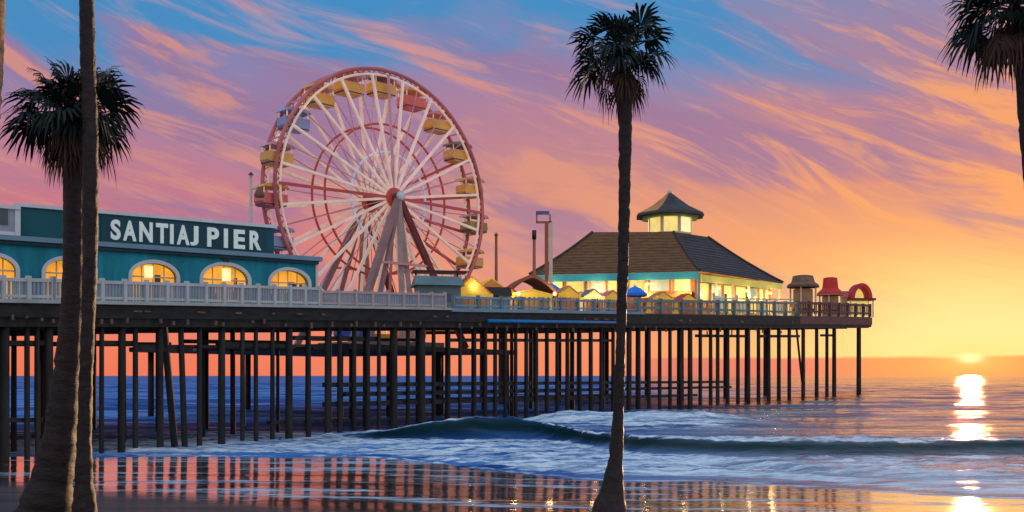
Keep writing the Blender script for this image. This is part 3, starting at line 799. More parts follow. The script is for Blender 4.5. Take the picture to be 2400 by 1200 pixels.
for i, (u, r, zc) in enumerate(arches):
    zs = zc - r * 0.62
    n = 20
    def arc(rr, ro):
        return [(u - rr * math.cos(math.pi * j / n), zs + ro * math.sin(math.pi * j / n)) for j in range(n + 1)]
    a = [(u - r, zb)] + arc(r, zc - zs) + [(u + r, zb)]
    b = [(u - r - .17, zb)] + arc(r + .17, zc - zs + .17) + [(u + r + .17, zb)]
    f = MB()
    for j in range(len(a) - 1):
        vs = [FP(*((q[0], o, q[1]))) for o in (-.07, .12) for q in (a[j], a[j + 1], b[j + 1], b[j])]
        f.add(vs, [(0, 1, 2, 3), (7, 6, 5, 4), (0, 4, 5, 1), (1, 5, 6, 2), (2, 6, 7, 3), (3, 7, 4, 0)])
    fr = f.build('arch_window', M['trimw'], bld)
    # glowing glass set back, with a lamp, shelves and muntins inside
    g = MB(); pts = [(u - r + .01, zb)] + arc(r - .01, zc - zs - .01) + [(u + r - .01, zb)]
    g.add([FP(q[0], .33, q[1]) for q in pts], [tuple(range(len(pts)))])
    g.build('pane', M['archglow'], fr)
    mu = MB()
    for q in (-.5, 0, .5):
        zz = zs + (zc - zs) * math.sqrt(max(0, 1 - q * q))
        mu.bar(FP(u + q * r, .27, zb), FP(u + q * r, .27, zz), .05, .05)
    mu.bar(FP(u - r, .27, zs), FP(u + r, .27, zs), .07, .07)
    mu.build('glazing_bars', M['creampole'], fr)
    ri = random.Random(i)
    st = MB()
    for q in range(5):
        uu = u + ri.uniform(-.8, .8) * r; hh = ri.uniform(.55, 1.05) * (zs - zb) + ri.uniform(0, .3)
        st.box(FP(uu, .30, zb + hh / 2), (ri.uniform(.12, .34), .03, hh), RF)
    st.build('display', M['wood_int'], fr)
    if i in (3, 4, 1):
        lp = MB()
        lp.box(FP(u + (.1 if i == 4 else -.2) * r, .24, zs + .38 * (zc - zs)), (.38 * r, .05, .55 * r), RF)
        lp.build('lamp', M['archbright'], fr)
# little finial above the fourth arch
uq = arches[4]
MB().box(FP(uq[0], -.05, uq[2] + .26), (.3, .12, .2), RF).build('keystone', M['black'], bld)
# upper storey with the sign
o2 = 0.9
U0, U1 = fpx(40, o2), fpx(642, o2)
zu0 = zt + .222
za, zc_ = fz(60, 493, o2), fz(640, 529, o2)
zu1 = (za + zc_) / 2
fbox(U0, U1, o2, 7.0, zu0, zu1, 'upper_storey', M['darkteal'])
fbox(U0 - .1, U1 + .12, o2 - .14, 7.15, zu1, zu1 + .16, 'parapet_cap', M['trimw'])
us0, us1 = fpx(236, o2), fpx(618, o2)
sb = fbox(us0, us1, o2 - .07, o2 - .001, zu0 + .12, zu1 - .10, 'sign_board', M['signboard'])
# separate letters spelt along the board
def glyph_strokes(ch):
    G = {'S': [((.0, .0), (1, .0)), ((1, 0), (1, .5)), ((1, .5), (0, .5)), ((0, .5), (0, 1)), ((0, 1), (1, 1))],
         'A': [((0, 0), (.5, 1)), ((.5, 1), (1, 0)), ((.2, .35), (.8, .35))],
         'N': [((0, 0), (0, 1)), ((0, 1), (1, 0)), ((1, 0), (1, 1))],
         'T': [((0, 1), (1, 1)), ((.5, 1), (.5, 0))],
         'I': [((.5, 0), (.5, 1))],
         'J': [((1, 1), (1, 0)), ((1, 0), (.2, 0)), ((.2, 0), (.2, .25))],
         'P': [((0, 0), (0, 1)), ((0, 1), (1, 1)), ((1, 1), (1, .5)), ((1, .5), (0, .5))],
         'E': [((0, 0), (0, 1)), ((0, 1), (1, 1)), ((0, .5), (.85, .5)), ((0, 0), (1, 0))],
         'R': [((0, 0), (0, 1)), ((0, 1), (1, 1)), ((1, 1), (1, .5)), ((1, .5), (0, .5)), ((.45, .5), (1, 0))]}
    return G[ch]
zl0, zl1 = zu0 + .26, zu1 - .24
for ch, a, b in (('S', 258, 281), ('A', 287, 318), ('N', 325, 356), ('T', 364, 392), ('I', 397, 405), ('A', 413, 442), ('J', 444, 463), ('P', 484, 511), ('I', 523, 532), ('E', 546, 572), ('R', 583, 610)):
    ua, ub = fpx(a, o2), fpx(b, o2)
    tcu = bpy.data.curves.new('letter', 'FONT'); tcu.body = ch; tcu.size = 1.0; tcu.offset = .035
    tob = bpy.data.objects.new('letter', tcu); COL.objects.link(tob)
    dg = bpy.context.evaluated_depsgraph_get(); me0 = bpy.data.meshes.new_from_object(tob.evaluated_get(dg))
    bpy.data.objects.remove(tob)
    vs = [v.co.copy() for v in me0.vertices]; fs = [tuple(p.vertices) for p in me0.polygons]
    x0, x1 = min(v.x for v in vs), max(v.x for v in vs); y0, y1 = min(v.y for v in vs), max(v.y for v in vs)
    mb = MB(); nv = len(vs)
    def q(v, o): return FP(ua + (ub - ua) * (v.x - x0) / (x1 - x0), o, zl0 + (zl1 - zl0) * (v.y - y0) / (y1 - y0))
    ec = {}
    for f in fs:
        for i in range(len(f)):
            e_ = (f[i], f[(i + 1) % len(f)]); ec[tuple(sorted(e_))] = ec.get(tuple(sorted(e_)), []) + [e_]
    side = [(b_, a_, a_ + nv, b_ + nv) for k_, l_ in ec.items() if len(l_) == 1 for a_, b_ in l_]
    mb.add([q(v, o2 - .16) for v in vs] + [q(v, o2 - .075) for v in vs], fs + [tuple(i + nv for i in reversed(f)) for f in fs] + side)
    mb.build('letter', M['letter'], sb)
# grey rooftop block at the left end
o3 = 0.1
g0, g1 = fpx(-330, o3), fpx(46, o3)
zg0, zg1 = zt + .222, fz(20, 490, o3)
gb = fbox(g0, g1, o3, 6.0, zg0, zg1, 'rooftop_block', M['greyblock'])
fbox(g1 - .20, g1 + .03, o3 - .06, o3 - .003, zg0, zg1, 'corner_trim', M['trimw'], gb)
fbox(g0, g1 + .03, o3 - .12, o3 - .003, zg1 + .002, zg1 + .16, 'top_trim', M['trimw'], gb)
fbox(g0, g1 - .21, o3 - .06, o3 - .003, zg0, zg0 + .20, 'bottom_trim', M['trimw'], gb)
for q in range(3):
    uw = fpx(-10 - 75 * q, o3)
    fbox(uw, uw + .5, o3 - .03, o3 - .002, zg0 + .5, zg0 + 1.3, 'window', M['glassdark'], gb)

# ------------------------------------------------------------------ ferris wheel
ZW = 80.0; WA = R_(44); RW = 298 * ZW / F
hub = W(893, 470, ZW)
fw = thing('ferris_wheel', (hub.x, hub.y, HP), 'tall red and cream ferris wheel with orange and blue gondolas', 'ferris wheel', WA)
LH = hub.z - HP
def WP(x, y, z): return local(fw, (x, y, z + LH))
def ringmb(R, r, y, n=110, m=8):
    q = MB().ring(R, r, y, n, m); q.v = [tuple(WP(*v)) for v in q.v]; return q
YS = 0.85
for y in (-YS, YS):
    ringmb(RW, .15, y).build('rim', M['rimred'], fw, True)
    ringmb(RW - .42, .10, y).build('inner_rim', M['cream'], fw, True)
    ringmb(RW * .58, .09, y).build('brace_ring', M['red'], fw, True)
    pts = []
    for i in range(61):
        a = 2 * math.pi * i / 60; b = a + math.pi / 60
        pts += [WP(RW * math.cos(a), y, RW * math.sin(a)), WP((RW - .42) * math.cos(b), y, (RW - .42) * math.sin(b))]
    MB().tube(pts, .04, 5).build('rim_lattice', M['darkred'], fw)
for i in range(36):
    a = 2 * math.pi * i / 36
    MB().bar(WP(RW * math.cos(a), -YS, RW * math.sin(a)), WP(RW * math.cos(a), YS, RW * math.sin(a)), .09).build('rim_tie', M['pink'], fw)
NG = 20
for i in range(NG):
    a = 2 * math.pi * (i + .5) / NG
    c, s_ = math.cos(a), math.sin(a)
    for y in (-YS, YS):
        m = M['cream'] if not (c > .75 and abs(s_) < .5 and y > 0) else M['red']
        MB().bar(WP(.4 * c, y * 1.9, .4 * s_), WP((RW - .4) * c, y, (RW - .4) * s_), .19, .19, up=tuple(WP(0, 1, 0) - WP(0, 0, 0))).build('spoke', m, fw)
ringmb(RW * .36, .10, -YS * 1.25).build('inner_ring', M['paleblue'], fw, True)
for i in range(NG):
    a = 2 * math.pi * i / NG
    for y in (-YS, YS):
        MB().bar(WP(.6 * math.cos(a), y * 1.8, .6 * math.sin(a)), WP((RW - .4) * math.cos(a), y, (RW - .4) * math.sin(a)), .06, .06).build('thin_spoke', M['pink'], fw)
for k, a0 in enumerate((0, 90, 180, 270)):
    a = R_(a0 + 0)
    MB().bar(WP(.4 * math.cos(a), -1.65, .4 * math.sin(a)), WP((RW - .3) * math.cos(a), -YS - .1, (RW - .3) * math.sin(a)), .20, .20).build('spoke', M['red' if a0 in (0, 180) else 'pink'], fw)
q = MB().tube([WP(0, -2.5, 0), WP(0, 2.5, 0)], .34, 18); q.build('axle', M['darkred'], fw, True)
for y in (-1.6, 1.6):
    MB().tube([WP(0, y - .22, 0), WP(0, y - .2, 0), WP(0, y + .2, 0), WP(0, y + .22, 0)], [.70, .78, .78, .70], 24).build('hub', M['red'], fw)
MB().tube([WP(0, -2.7, 0), WP(0, -2.5, 0)], [.18, .42], 16).build('hub_cap', M['trimw'], fw, True)
for y, sy in ((-2.25, -1), (2.25, 1)):
    for xx, m, w in ((-5.4, 'legpurple', .42), (5.6, 'darkred', .42)):
        MB().bar(WP(0, y, 0), WP(xx, y + sy * 1.4, -LH), w, w).build('leg', M[m], fw)
    for xx, m, w in ((-3.2, 'legpurple', .28), (.0, 'legbeige', .42), (1.2, 'legbeige', .36)):
        MB().bar(WP(0, y + .05 * sy, -.3), WP(xx, y + sy * .6, -LH), w, w).build('leg', M[m], fw)
    for k in (.45, .7):
        MB().bar(WP(-5.4 * k, y + sy * 1.4 * k, -LH * k), WP(5.6 * k, y + sy * 1.4 * k, -LH * k), .18, .18).build('tie_beam', M['pink'], fw)
MB().box(WP(0, 0, -LH + .2), (7, 7, .4), Matrix.Rotation(WA, 3, 'Z')).build('base_frame', M['legpurple'], fw)
def gondola(x, z, mt, mc):
    b = MB()
    # tub: rounded trapezoid section swept across
    sec = [(-.98, -.72), (-1.02, -1.30), (-.78, -1.62), (.78, -1.62), (1.02, -1.30), (.98, -.72)]
    A = [WP(x + p, -.62, z + q) for p, q in sec]; B = [WP(x + p, .62, z + q) for p, q in sec]
    b.loft(A, B)
    g = b.build('gondola', mt, fw)
    c = MB()
    cs = [(-1.08, -.34), (-.9, -.13), (-.4, -.03), (.4, -.03), (.9, -.13), (1.08, -.34), (.85, -.29), (-.85, -.29)]
    c.loft([WP(x + p, -.74, z + q) for p, q in cs], [WP(x + p, .74, z + q) for p, q in cs])
    c.build('canopy', mc, g)
    h = MB()
    for px_ in (-.88, .88):
        for yy in (-.54, .54): h.bar(WP(x + px_, yy, z - .74), WP(x + px_, yy, z - .28), .08)
    h.bar(WP(x, -.84, z), WP(x, .84, z), .12)
    h.build('hanger', M['cream'], g)
    MB().box(WP(x, 0, z - 1.50), (1.86, 1.27, .10), Matrix.Rotation(WA, 3, 'Z')).build('band', M['canopyd'], g)
for i in range(NG):
    a = 2 * math.pi * i / NG
    rr = RW - .20
    deg = 360 * i / NG
    mt = 'g_orange'
    if 150 < deg < 160: mt = 'g_blue'
    elif deg in (180.0,): mt = 'g_red'
    elif deg in (72.0,): mt = 'g_red'
    elif deg in (18.0,): mt = 'g_orange'
    elif deg in (198.0, 126.0 + 18): mt = 'g_grey'
    elif deg in (0.0,): mt = 'g_olive'
    elif deg in (252.0, 306.0): mt = 'g_blue'
    gondola(rr * math.cos(a), rr * math.sin(a), M[mt], M['g_grey'] if mt in ('g_grey', 'g_blue') else M[('pink', 'g_orange', 'legpurple')[i % 3]])

# ------------------------------------------------------------------ poles and masts by the wheel
def dk(p): return deck(sn(p)[0])
def mast(name, px, ytop, z, r, m, label, cat, extras=None, group=None):
    p = W(px, 600, z); base = dk(p); top = EYE + (HZ - ytop) / F * z
    t = thing(name, (p.x, p.y, base), label, cat, group=group)
    MB().tube([(p.x, p.y, base), (p.x, p.y, base + .4), (p.x, p.y, base + .42), (p.x, p.y, top)], [r * 1.7, r * 1.7, r, r * .75], 12).build('pole', M[m], t, True)
    return t, Vector((p.x, p.y, top))
t, tp = mast('lamp_post', 588, 408, 60, .11, 'greypole', 'thin pale lamp post rising behind the sign, left of the wheel', 'lamp post')
MB().bar(tp + Vector((0, 0, -.9)), tp + Vector((.55, 0, -.8)), .08).build('arm', M['greypole'], t)
MB().tube([tp + Vector((.5, 0, -1.35)), tp + Vector((.5, 0, -1.2)), tp + Vector((.5, 0, -.75))], [.28, .32, .10], 12).build('lamp_head', M['browncloth'], t, True)
MB().tube([tp + Vector((0, 0, -.05)), tp + Vector((0, 0, .12))], [.16, .05], 10).build('cap', M['canopyd'], t, True)
t, tp = mast('pole', 1163, 552, 88, .15, 'rustpole', 'shorter rust red pole standing over the yellow stall, nearer the wheel', 'pole')
MB().tube([tp, tp + Vector((0, 0, .25))], [.2, .06], 10).build('cap', M['rustpole'], t, True)
t, tp = mast('pole', 1252, 545, 92, .17, 'rustpole', 'taller brown pole with a dark cap, nearer the pavilion roof', 'pole')
MB().tube([tp + Vector((0, 0, -.6)), tp + Vector((0, 0, .2))], [.2, .2], 10).build('cap', M['black'], t, True)
# gantry mast
p = W(1284, 600, 101); b0 = dk(p)
t = thing('gantry', (p.x, p.y, b0), 'tall slender gantry with a blue-grey crossbar left of the big roof', 'gantry')
for px, m, yt in ((1281, 'rustpole', 522), (1291, 'creampole', 522)):
    q = W(px, yt, 101); MB().bar((q.x, q.y, b0), q, .36, .30).build('mast', M[m], t)
q0, q1 = W(1256, 499, 101), W(1287, 499, 101)
MB().bar(q0, q1, .34, .32).build('crossbar', M['bluegrey'], t)
for px in (1258, 1289):
    a, b_ = W(px, 502, 101), W(px, 524 if px > 1280 else 520, 101)
    MB().bar(a, b_, .16, .16).build('strut', M['legpurple'], t)
MB().bar(W(1256, 521, 101.02), W(1293, 521, 101.02), .2, .2).build('lower_bar', M['rustpole'], t)
# ------------------------------------------------------------------ stalls and vehicle in the middle of the deck
def frame_at(px, z, ang):
    p = W(px, 600, z)
    return Vector((p.x, p.y, dk(p)))
def lift(px, y, z): return EYE + (HZ - y) / F * z
# long grey-green shed with dark flat canopy
c = frame_at(1025, 70, 0)
shed = thing('shed', c, 'low grey-green shed with a dark flat canopy at the foot of the wheel', 'shed', R_(12))
Rz = Matrix.Rotation(R_(12), 3, 'Z')
za, zr = lift(1025, 672, 70), lift(1025, 648, 70)
MB().box((c.x, c.y, (c.z + za) / 2), (2.9, 2.2, za - c.z), Rz).build('wall', M['tealroof'], shed)
A = [local(shed, v) for v in ((-1.7, -1.4, za - c.z), (1.7, -1.4, za - c.z), (1.7, 1.4, za - c.z), (-1.7, 1.4, za - c.z))]
B = [local(shed, v) for v in ((-1.55, -.3, zr - c.z), (1.55, -.3, zr - c.z), (1.55, .3, zr - c.z), (-1.55, .3, zr - c.z))]
MB().loft(A, B).build('roof', M['tealroof'], shed)
MB().box(local(shed, (0, -1.12, .95)), (2.0, .06, .5), Rz).build('window', M['glassdark'], shed)
MB().box(local(shed, (.2, .6, zr - c.z + .35)), (3.7, 1.2, .16), Rz).build('canopy', M['black'], shed)
for x in (-1.4, 1.5): MB().bar(local(shed, (x, .6, zr - c.z - .3)), local(shed, (x, .6, zr - c.z + .27)), .12).build('post', M['black'], shed)
# gabled yellow stall tents
def crates(q, Rz, rr, label, group, sc=1.0):
    w, d, hh = rr.uniform(.26, .4) * sc, .34 * sc, rr.uniform(.2, .42) * sc
    b = MB(); q = Vector(q)
    for x in (-1, 1): b.box(q + Rz @ Vector((x * (w / 2 - .015), 0, hh / 2)), (.03, d, hh), Rz)
    for y in (-1, 1): b.box(q + Rz @ Vector((0, y * (d / 2 - .015), hh / 2)), (w - .062, .03, hh), Rz)
    b.box(q + Rz @ Vector((0, 0, .02)), (w - .062, d - .062, .03), Rz)
    b.box(q + Rz @ Vector((0, 0, hh * .75)), (w - .07, d - .07, hh * .4), Rz)
    o = b.build('crate', M[rr.choice(('wall_rust', 'wall_ochre', 'g_red', 'tealroof', 'g_orange'))])
    tag(o, label, 'crate', group)
SHORT = {}
def short(label):
    if label.startswith('little'): return 'little ' + label.split()[1] + ' stall' + {'little red-roofed stall between': ' by the brown arch', 'little red-roofed stall under': ' under the pavilion corner', 'little orange-roofed stall left': ' by the pale umbrella', 'little orange-roofed stall right': ' by the bright umbrella'}.get(' '.join(label.split()[:4]), '')
    for k, v in (('orange-roofed', 'orange-roofed stall'), ('small yellow', 'small yellow stall'), ('broad flat', 'broad flat yellow stall'), ('yellow awning', 'yellow awning stall'), ('orange awning stall left', 'orange stall left of the palm trunk'), ('orange awning stall right', 'orange corner stall')):
        if label.startswith(k): return v
    return label
def tent(px, z, w, dpt, y_eave, y_ridge, m_roof, m_side, label, cat='market stall', ang=10, group=None, name='market_stall', counter='wall_ochre'):
    c = frame_at(px, z, 0); w = w * z / F
    t = thing(name, c, label, cat, R_(ang), group)
    ze, zr = lift(px, y_eave, z) - c.z, lift(px, y_ridge, z) - c.z
    Rz = Matrix.Rotation(R_(ang), 3, 'Z')
    h = w / 2
    L_ = lambda v: local(t, v)
    r = MB()
    r.add([L_(v) for v in ((-h, -dpt / 2, ze), (0, -dpt / 2, zr), (h, -dpt / 2, ze), (-h, dpt / 2, ze), (0, dpt / 2, zr), (h, dpt / 2, ze),
                           (-h, -dpt / 2, ze - .08), (0, -dpt / 2, zr - .1), (h, -dpt / 2, ze - .08), (-h, dpt / 2, ze - .08), (0, dpt / 2, zr - .1), (h, dpt / 2, ze - .08))],
          [(0, 1, 4, 3), (1, 2, 5, 4), (6, 9, 10, 7), (7, 10, 11, 8), (0, 6, 7, 1), (1, 7, 8, 2), (3, 4, 10, 9), (4, 5, 11, 10), (0, 3, 9, 6), (2, 8, 11, 5)])
    r.build('roof', M[m_roof], t)
    sc = MB(); k = 9
    for i in range(k):     # scalloped valance
        x0 = -h + w * i / k; x1 = x0 + w / k; xm = (x0 + x1) / 2
        sc.add([L_(v) for v in ((x0, -dpt / 2 - .02, ze), (x1, -dpt / 2 - .02, ze), (x1, -dpt / 2 - .02, ze - .22), (xm, -dpt / 2 - .02, ze - .34), (x0, -dpt / 2 - .02, ze - .22))], [(0, 1, 2, 3, 4)])
    sc.build('valance', M[m_side], t)
    for x in (-h + .1, h - .1):
        for y in (-dpt / 2 + .1, dpt / 2 - .1): MB().bar(L_((x, y, 0)), L_((x, y, ze)), .10).build('post', M['creampole'], t)
    MB().box(L_((0, -dpt / 2 + .35, .5)), (w * .85, .5, 1.0), Rz).build('counter', M[counter], t)
    MB().box(L_((0, dpt / 2 - .15, ze / 2)), (w * .95, .06, ze * .98), Rz).build('back_cloth', M[m_side], t)
    gm = MB().add([L_(v) for v in ((-h * .96, -dpt / 2 + .05, ze - .1), (0, -dpt / 2 + .05, zr - .13), (h * .96, -dpt / 2 + .05, ze - .1))], [(0, 1, 2)])
    gm.build('gable_cloth', M[m_side], t)
    rr = random.Random(px)
    for i in range(5):
        q = L_((-h * .7 + i * h * .34, -dpt / 2 + .3, 1.0))
        crates(q, Rz, rr, 'small crate of goods on the counter of the ' + short(label), 'crates on the counter of the ' + short(label))
    return t
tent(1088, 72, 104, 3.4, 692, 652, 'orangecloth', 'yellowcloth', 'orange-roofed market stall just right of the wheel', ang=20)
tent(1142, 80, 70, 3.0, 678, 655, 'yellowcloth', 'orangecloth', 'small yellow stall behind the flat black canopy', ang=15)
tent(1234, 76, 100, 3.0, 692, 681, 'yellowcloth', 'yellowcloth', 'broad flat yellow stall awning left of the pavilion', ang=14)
for px, z, w, ye, yr, mr_, ms_, lab in (
        (1186, 79, 46, 690, 672, 'redcloth', 'yellowcloth', 'little red-roofed stall between the flat black canopy and the brown arch'),
        (1325, 85, 56, 692, 671, 'orangecloth', 'yellowcloth', 'little orange-roofed stall left of the pavilion corner, beside the pale blue umbrella'),
        (1384, 90, 50, 696, 678, 'tealroof', 'win_warm', 'little grey-green roofed stall in front of the pavilion, left of the middle palm'),  # side cloth takes the glowing window material
        (1428, 93, 40, 698, 681, 'g_red', 'yellowcloth', 'little coral-roofed stall just left of the middle palm trunk'),
        (1545, 103, 52, 700, 684, 'orangecloth', 'yellowcloth', 'little orange-roofed stall right of the bright blue umbrella'),
        (1604, 108, 44, 703, 688, 'redcloth', 'yellowcloth', 'little red-roofed stall under the pavilion corner')):
    tent(px, z, w, 2.2, ye, yr, mr_, ms_, lab, ang=14, counter='wall_rust')
for px, z, y in ((1110, 71, 690), (1215, 74, 695), (1300, 82, 694), (1400, 88, 700)):
    q = W(px, y, z)
    b0_ = frame_at(px, z, 0)
    lt = thing('lamp_post', b0_, {1110: 'small added lantern post before the orange-roofed stall', 1215: 'small added lantern post before the flat yellow awning', 1300: 'small added lantern post by the pale blue umbrella', 1400: 'small added lantern post left of the middle palm trunk'}[px], 'lamp post')
    MB().tube([b0_, q], .05, 8).build('pole', M['black'], lt, True)
    MB().tube([q, q + Vector((0, 0, .08)), q + Vector((0, 0, .26)), q + Vector((0, 0, .34))], [.05, .14, .14, .03], 10).build('lantern', M['archbright'], lt, True)
    pl = bpy.data.lights.new('warm_point_light', 'POINT'); pl.energy = 70; pl.color = (1.0, .66, .28); pl.shadow_soft_size = .2  # warm lamp added beside each made-up lantern to brighten the stalls
    po_ = bpy.data.objects.new('warm_point_light', pl); COL.objects.link(po_); po_.location = q + Vector((0, -.5, .5))
# brown arched roof stall
c = frame_at(1236, 84, 0)
t = thing('arched_stall', c, 'stall with a dark brown arched roof behind the flat yellow awning', 'market stall', R_(12))
h = 62 * 84 / F; ze = lift(1236, 690, 84) - c.z; zr = lift(1236, 648, 84) - c.z
A = []; 
for j in range(13):
    q = -1 + 2 * j / 12
    A.append((q * h, ze + (zr - ze) * (1 - abs(q) ** 1.5)))
sec = A + [(x * .97, z - .28) for x, z in reversed(A)]
MB().loft([local(t, (x, -2, z)) for x, z in sec], [local(t, (x, 2, z)) for x, z in sec]).build('roof', M['browncloth'], t, False)
for x in (-h * .9, h * .9):
    for y in (-1.8, 1.8): MB().bar(local(t, (x, y, 0)), local(t, (x, y, ze + .1)), .14).build('post', M['wall_rust'], t)
MB().box(local(t, (0, 1.7, ze * .5)), (h * 1.8, .08, ze), Matrix.Rotation(R_(12), 3, 'Z')).build('back_wall', M['wall_ochre'], t)
# stall with a flat black canopy and a pale teal counter
c = frame_at(1146, 74, 0); ang = R_(14)
t = thing('canopy_stall', c, 'stall with a flat black canopy and grey-green counter between the orange and yellow stalls', 'market stall', ang)
Rz = Matrix.Rotation(ang, 3, 'Z'); zt0 = lift(1146, 676, 74) - c.z; zt1 = lift(1146, 696, 74) - c.z
hw = 44 * 74 / F
MB().loft([local(t, v) for v in ((-hw, -1.3, zt1), (hw * 1.05, -1.3, zt1), (hw * 1.05, 1.3, zt1), (-hw, 1.3, zt1))],
          [local(t, v) for v in ((-hw * .98, -1.2, zt0), (hw * .98, -1.2, zt0), (hw * .98, 1.2, zt0), (-hw * .98, 1.2, zt0))]).build('canopy', M['black'], t)
for x in (-hw * .92, hw * .92):
    for y in (-1.15, 1.15): MB().bar(local(t, (x, y, 0)), local(t, (x, y, zt1)), .11).build('post', M['greyblock'], t)
MB().box(local(t, (0, -.9, zt1 * .40)), (hw * 1.7, .5, zt1 * .8), Rz).build('counter', M['slab'], t)
MB().box(local(t, (.1, -.9, zt1 * .82)), (hw * 1.85, .7, .08), Rz).build('worktop', M['creampole'], t)
# blue market umbrella helper
def umbrella(px, y_top, half, z, m, label, cat='umbrella', drop=.28, group=None, base=None, name='umbrella', n=8):
    p = W(px, 600, z); b = dk(p) if base is None else base
    t = thing(name, (p.x, p.y, b), label, cat, group=group)
    zt_ = EYE + (HZ - y_top) / F * z; r = half * z / F
    MB().tube([(p.x, p.y, b), (p.x, p.y, zt_ + .15)], .07, 8).build('pole', M['creampole'], t, True)
    q = MB(); rings = ((.02, 0), (.5, -.35), (1.0, -1.0))
    vs = []; fs = []
    for rr, dz in rings:
        for k in range(n):
            a = 2 * math.pi * k / n + .2
            vs.append(Vector((p.x + r * rr * math.cos(a), p.y + r * rr * math.sin(a), zt_ + dz * r * drop * 2)))
    for k in range(n):
        a = 2 * math.pi * k / n + .2
        vs.append(Vector((p.x + r * math.cos(a), p.y + r * math.sin(a), zt_ - r * drop * 2 - .28)))
    for i in range(3):
        for k in range(n): fs.append((i * n + k, i * n + (k + 1) % n, (i + 1) * n + (k + 1) % n, (i + 1) * n + k))
    q.add(vs, fs).build('canopy', M[m], t)
    rb = MB()
    for k in range(n):
        a = 2 * math.pi * k / n + .2
        rb.bar((p.x, p.y, zt_ - .04), (p.x + r * .99 * math.cos(a), p.y + r * .99 * math.sin(a), zt_ - r * drop * 2 - .05), .04)
    rb.build('ribs', M['legbeige'], t)
    return t
umbrella(1293, 664, 24, 88, 'bluecloth', 'pale blue umbrella beside the yellow awning, left of the middle palm', drop=.3)
umbrella(1488, 670, 30, 104, 'bluecloth', 'bright blue umbrella just right of the middle palm trunk', drop=.3)

# ------------------------------------------------------------------ big pavilion
K = 1.22
def kp(x, y): return Vector((x * K, y * K))
eL, eC, eR = kp(1.75, 103.6), kp(18.33, 100.0), kp(29.15, 110.0)
eR2, eB, eL2 = kp(28.5, 124.0), kp(16.5, 131.0), kp(3.5, 122.0)
PC = kp(16.0, 112.0)
eaves = [eL, eC, eR, eR2, eB, eL2]
ZE = EYE + 10.2 * K; ZT = EYE + 15.0 * K
base_z = deck(sn(eC)[0])
pav = thing('pavilion', (PC.x, PC.y, base_z), 'large restaurant pavilion with a broad hipped roof and a lit cupola', 'building')
ks = [.47, .605, .60, .6, .6, .5]
top = [e.lerp(PC, k) for e, k in zip(eaves, ks)]
rt = MB()
E3 = [Vector((e.x, e.y, ZE - (0.35 if e is eR else 0))) for e in eaves]; T3 = [Vector((e.x, e.y, ZT)) for e in top]
def rquad(i, name, m):
    j = (i + 1) % 6
    # each roof plane slightly sagging and laid in courses
    mb = MB(); nu, nv = 1, 14
    for v in range(nv):
        sg = lambda t: Vector((0, 0, -1.1 * t * (1 - t)))
        t1, t2 = v / nv, (v + 1) / nv
        a = E3[i].lerp(T3[i], t1) + sg(t1); b = E3[j].lerp(T3[j], t1) + sg(t1)
        a2 = E3[i].lerp(T3[i], t2) + sg(t2); b2 = E3[j].lerp(T3[j], t2) + sg(t2)
        up = Vector((0, 0, .10))
        mb.add([a, b, b2 + up * .0, a2, a + up, b + up], [(4, 5, 2, 3), (0, 1, 5, 4)])
    mb.build(name, M[m], pav)
for i, m in enumerate(('rooflitside', 'slate', 'slate', 'slate', 'slate', 'rooflitside')): rquad(i, 'roof', m)  # left planes take a lit brown, the others a shaded dark tone
MB().add([t_ + Vector((0, 0, .05)) for t_ in T3], [(0, 1, 2, 3, 4, 5)]).build('roof_deck', M['slate'], pav)
for i in range(6): MB().tube([E3[i].lerp(T3[i], t) + Vector((0, 0, .1 - 1.1 * t * (1 - t))) for t in (0, .17, .33, .5, .67, .83, 1)], .17, 6).build('hip_cap', M['slate'], pav)
MB().add([e + Vector((0, 0, -.02)) for e in E3], [(0, 1, 2, 3, 4, 5)]).build('soffit', M['wall_ochre'], pav)
# fascia boards and walls
inn = [e.lerp(PC, .10) for e in eaves]
def face(i, name, z0, z1, m, t0=0.0, t1=1.0, out=0.0, th=.25, ring=None, parent=None):
    rg = ring or inn
    a, b = rg[i], rg[(i + 1) % 6]
    d = (b - a).normalized(); nrm = Vector((d.y, -d.x))
    p, q = a.lerp(b, t0) + nrm * out, a.lerp(b, t1) + nrm * out
    vs = [Vector((w.x, w.y, z)) for w in (p, q, q - nrm * th, p - nrm * th) for z in (z0, z1)]
    return MB().add(vs, [(0, 2, 3, 1), (2, 4, 5, 3), (4, 6, 7, 5), (6, 0, 1, 7), (1, 3, 5, 7), (0, 6, 4, 2)]).build(name, m, parent or pav)
for i in range(6):
    face(i, 'wall', base_z, ZE - .05, M['wall_ochre' if i else 'wall_rust'], .0, 1.0, 0, .3)
face(0, 'fascia', ZE - .95, ZE - .06, M['fascia_teal'], 0, .995, .02, .12, eaves)
face(1, 'fascia', ZE - 1.25, ZE - .42, M['fascia_yellow'], .02, .98, .02, .12, eaves)
face(5, 'fascia', ZE - .95, ZE - .06, M['fascia_teal'], .01, .99, .02, .12, eaves)
zw0, zw1 = EYE + (HZ - 682) / F * 124, EYE + (HZ - 652) / F * 124
for k in range(7):
    m = ('win_warm', 'win_warm', 'win_cool', 'win_warm', 'win_warm', 'win_cool', 'win_warm')[k]
    wn = face(0, 'window', zw0, zw1, M['trimw'], .02 + k * .138, .02 + k * .138 + .122, .06, .05)
    face(0, 'pane', zw0 + .12, zw1 - .12, M[m], .02 + k * .138 + .007, .02 + k * .138 + .115, .08, .012, None, wn)
    if k == 4: pass
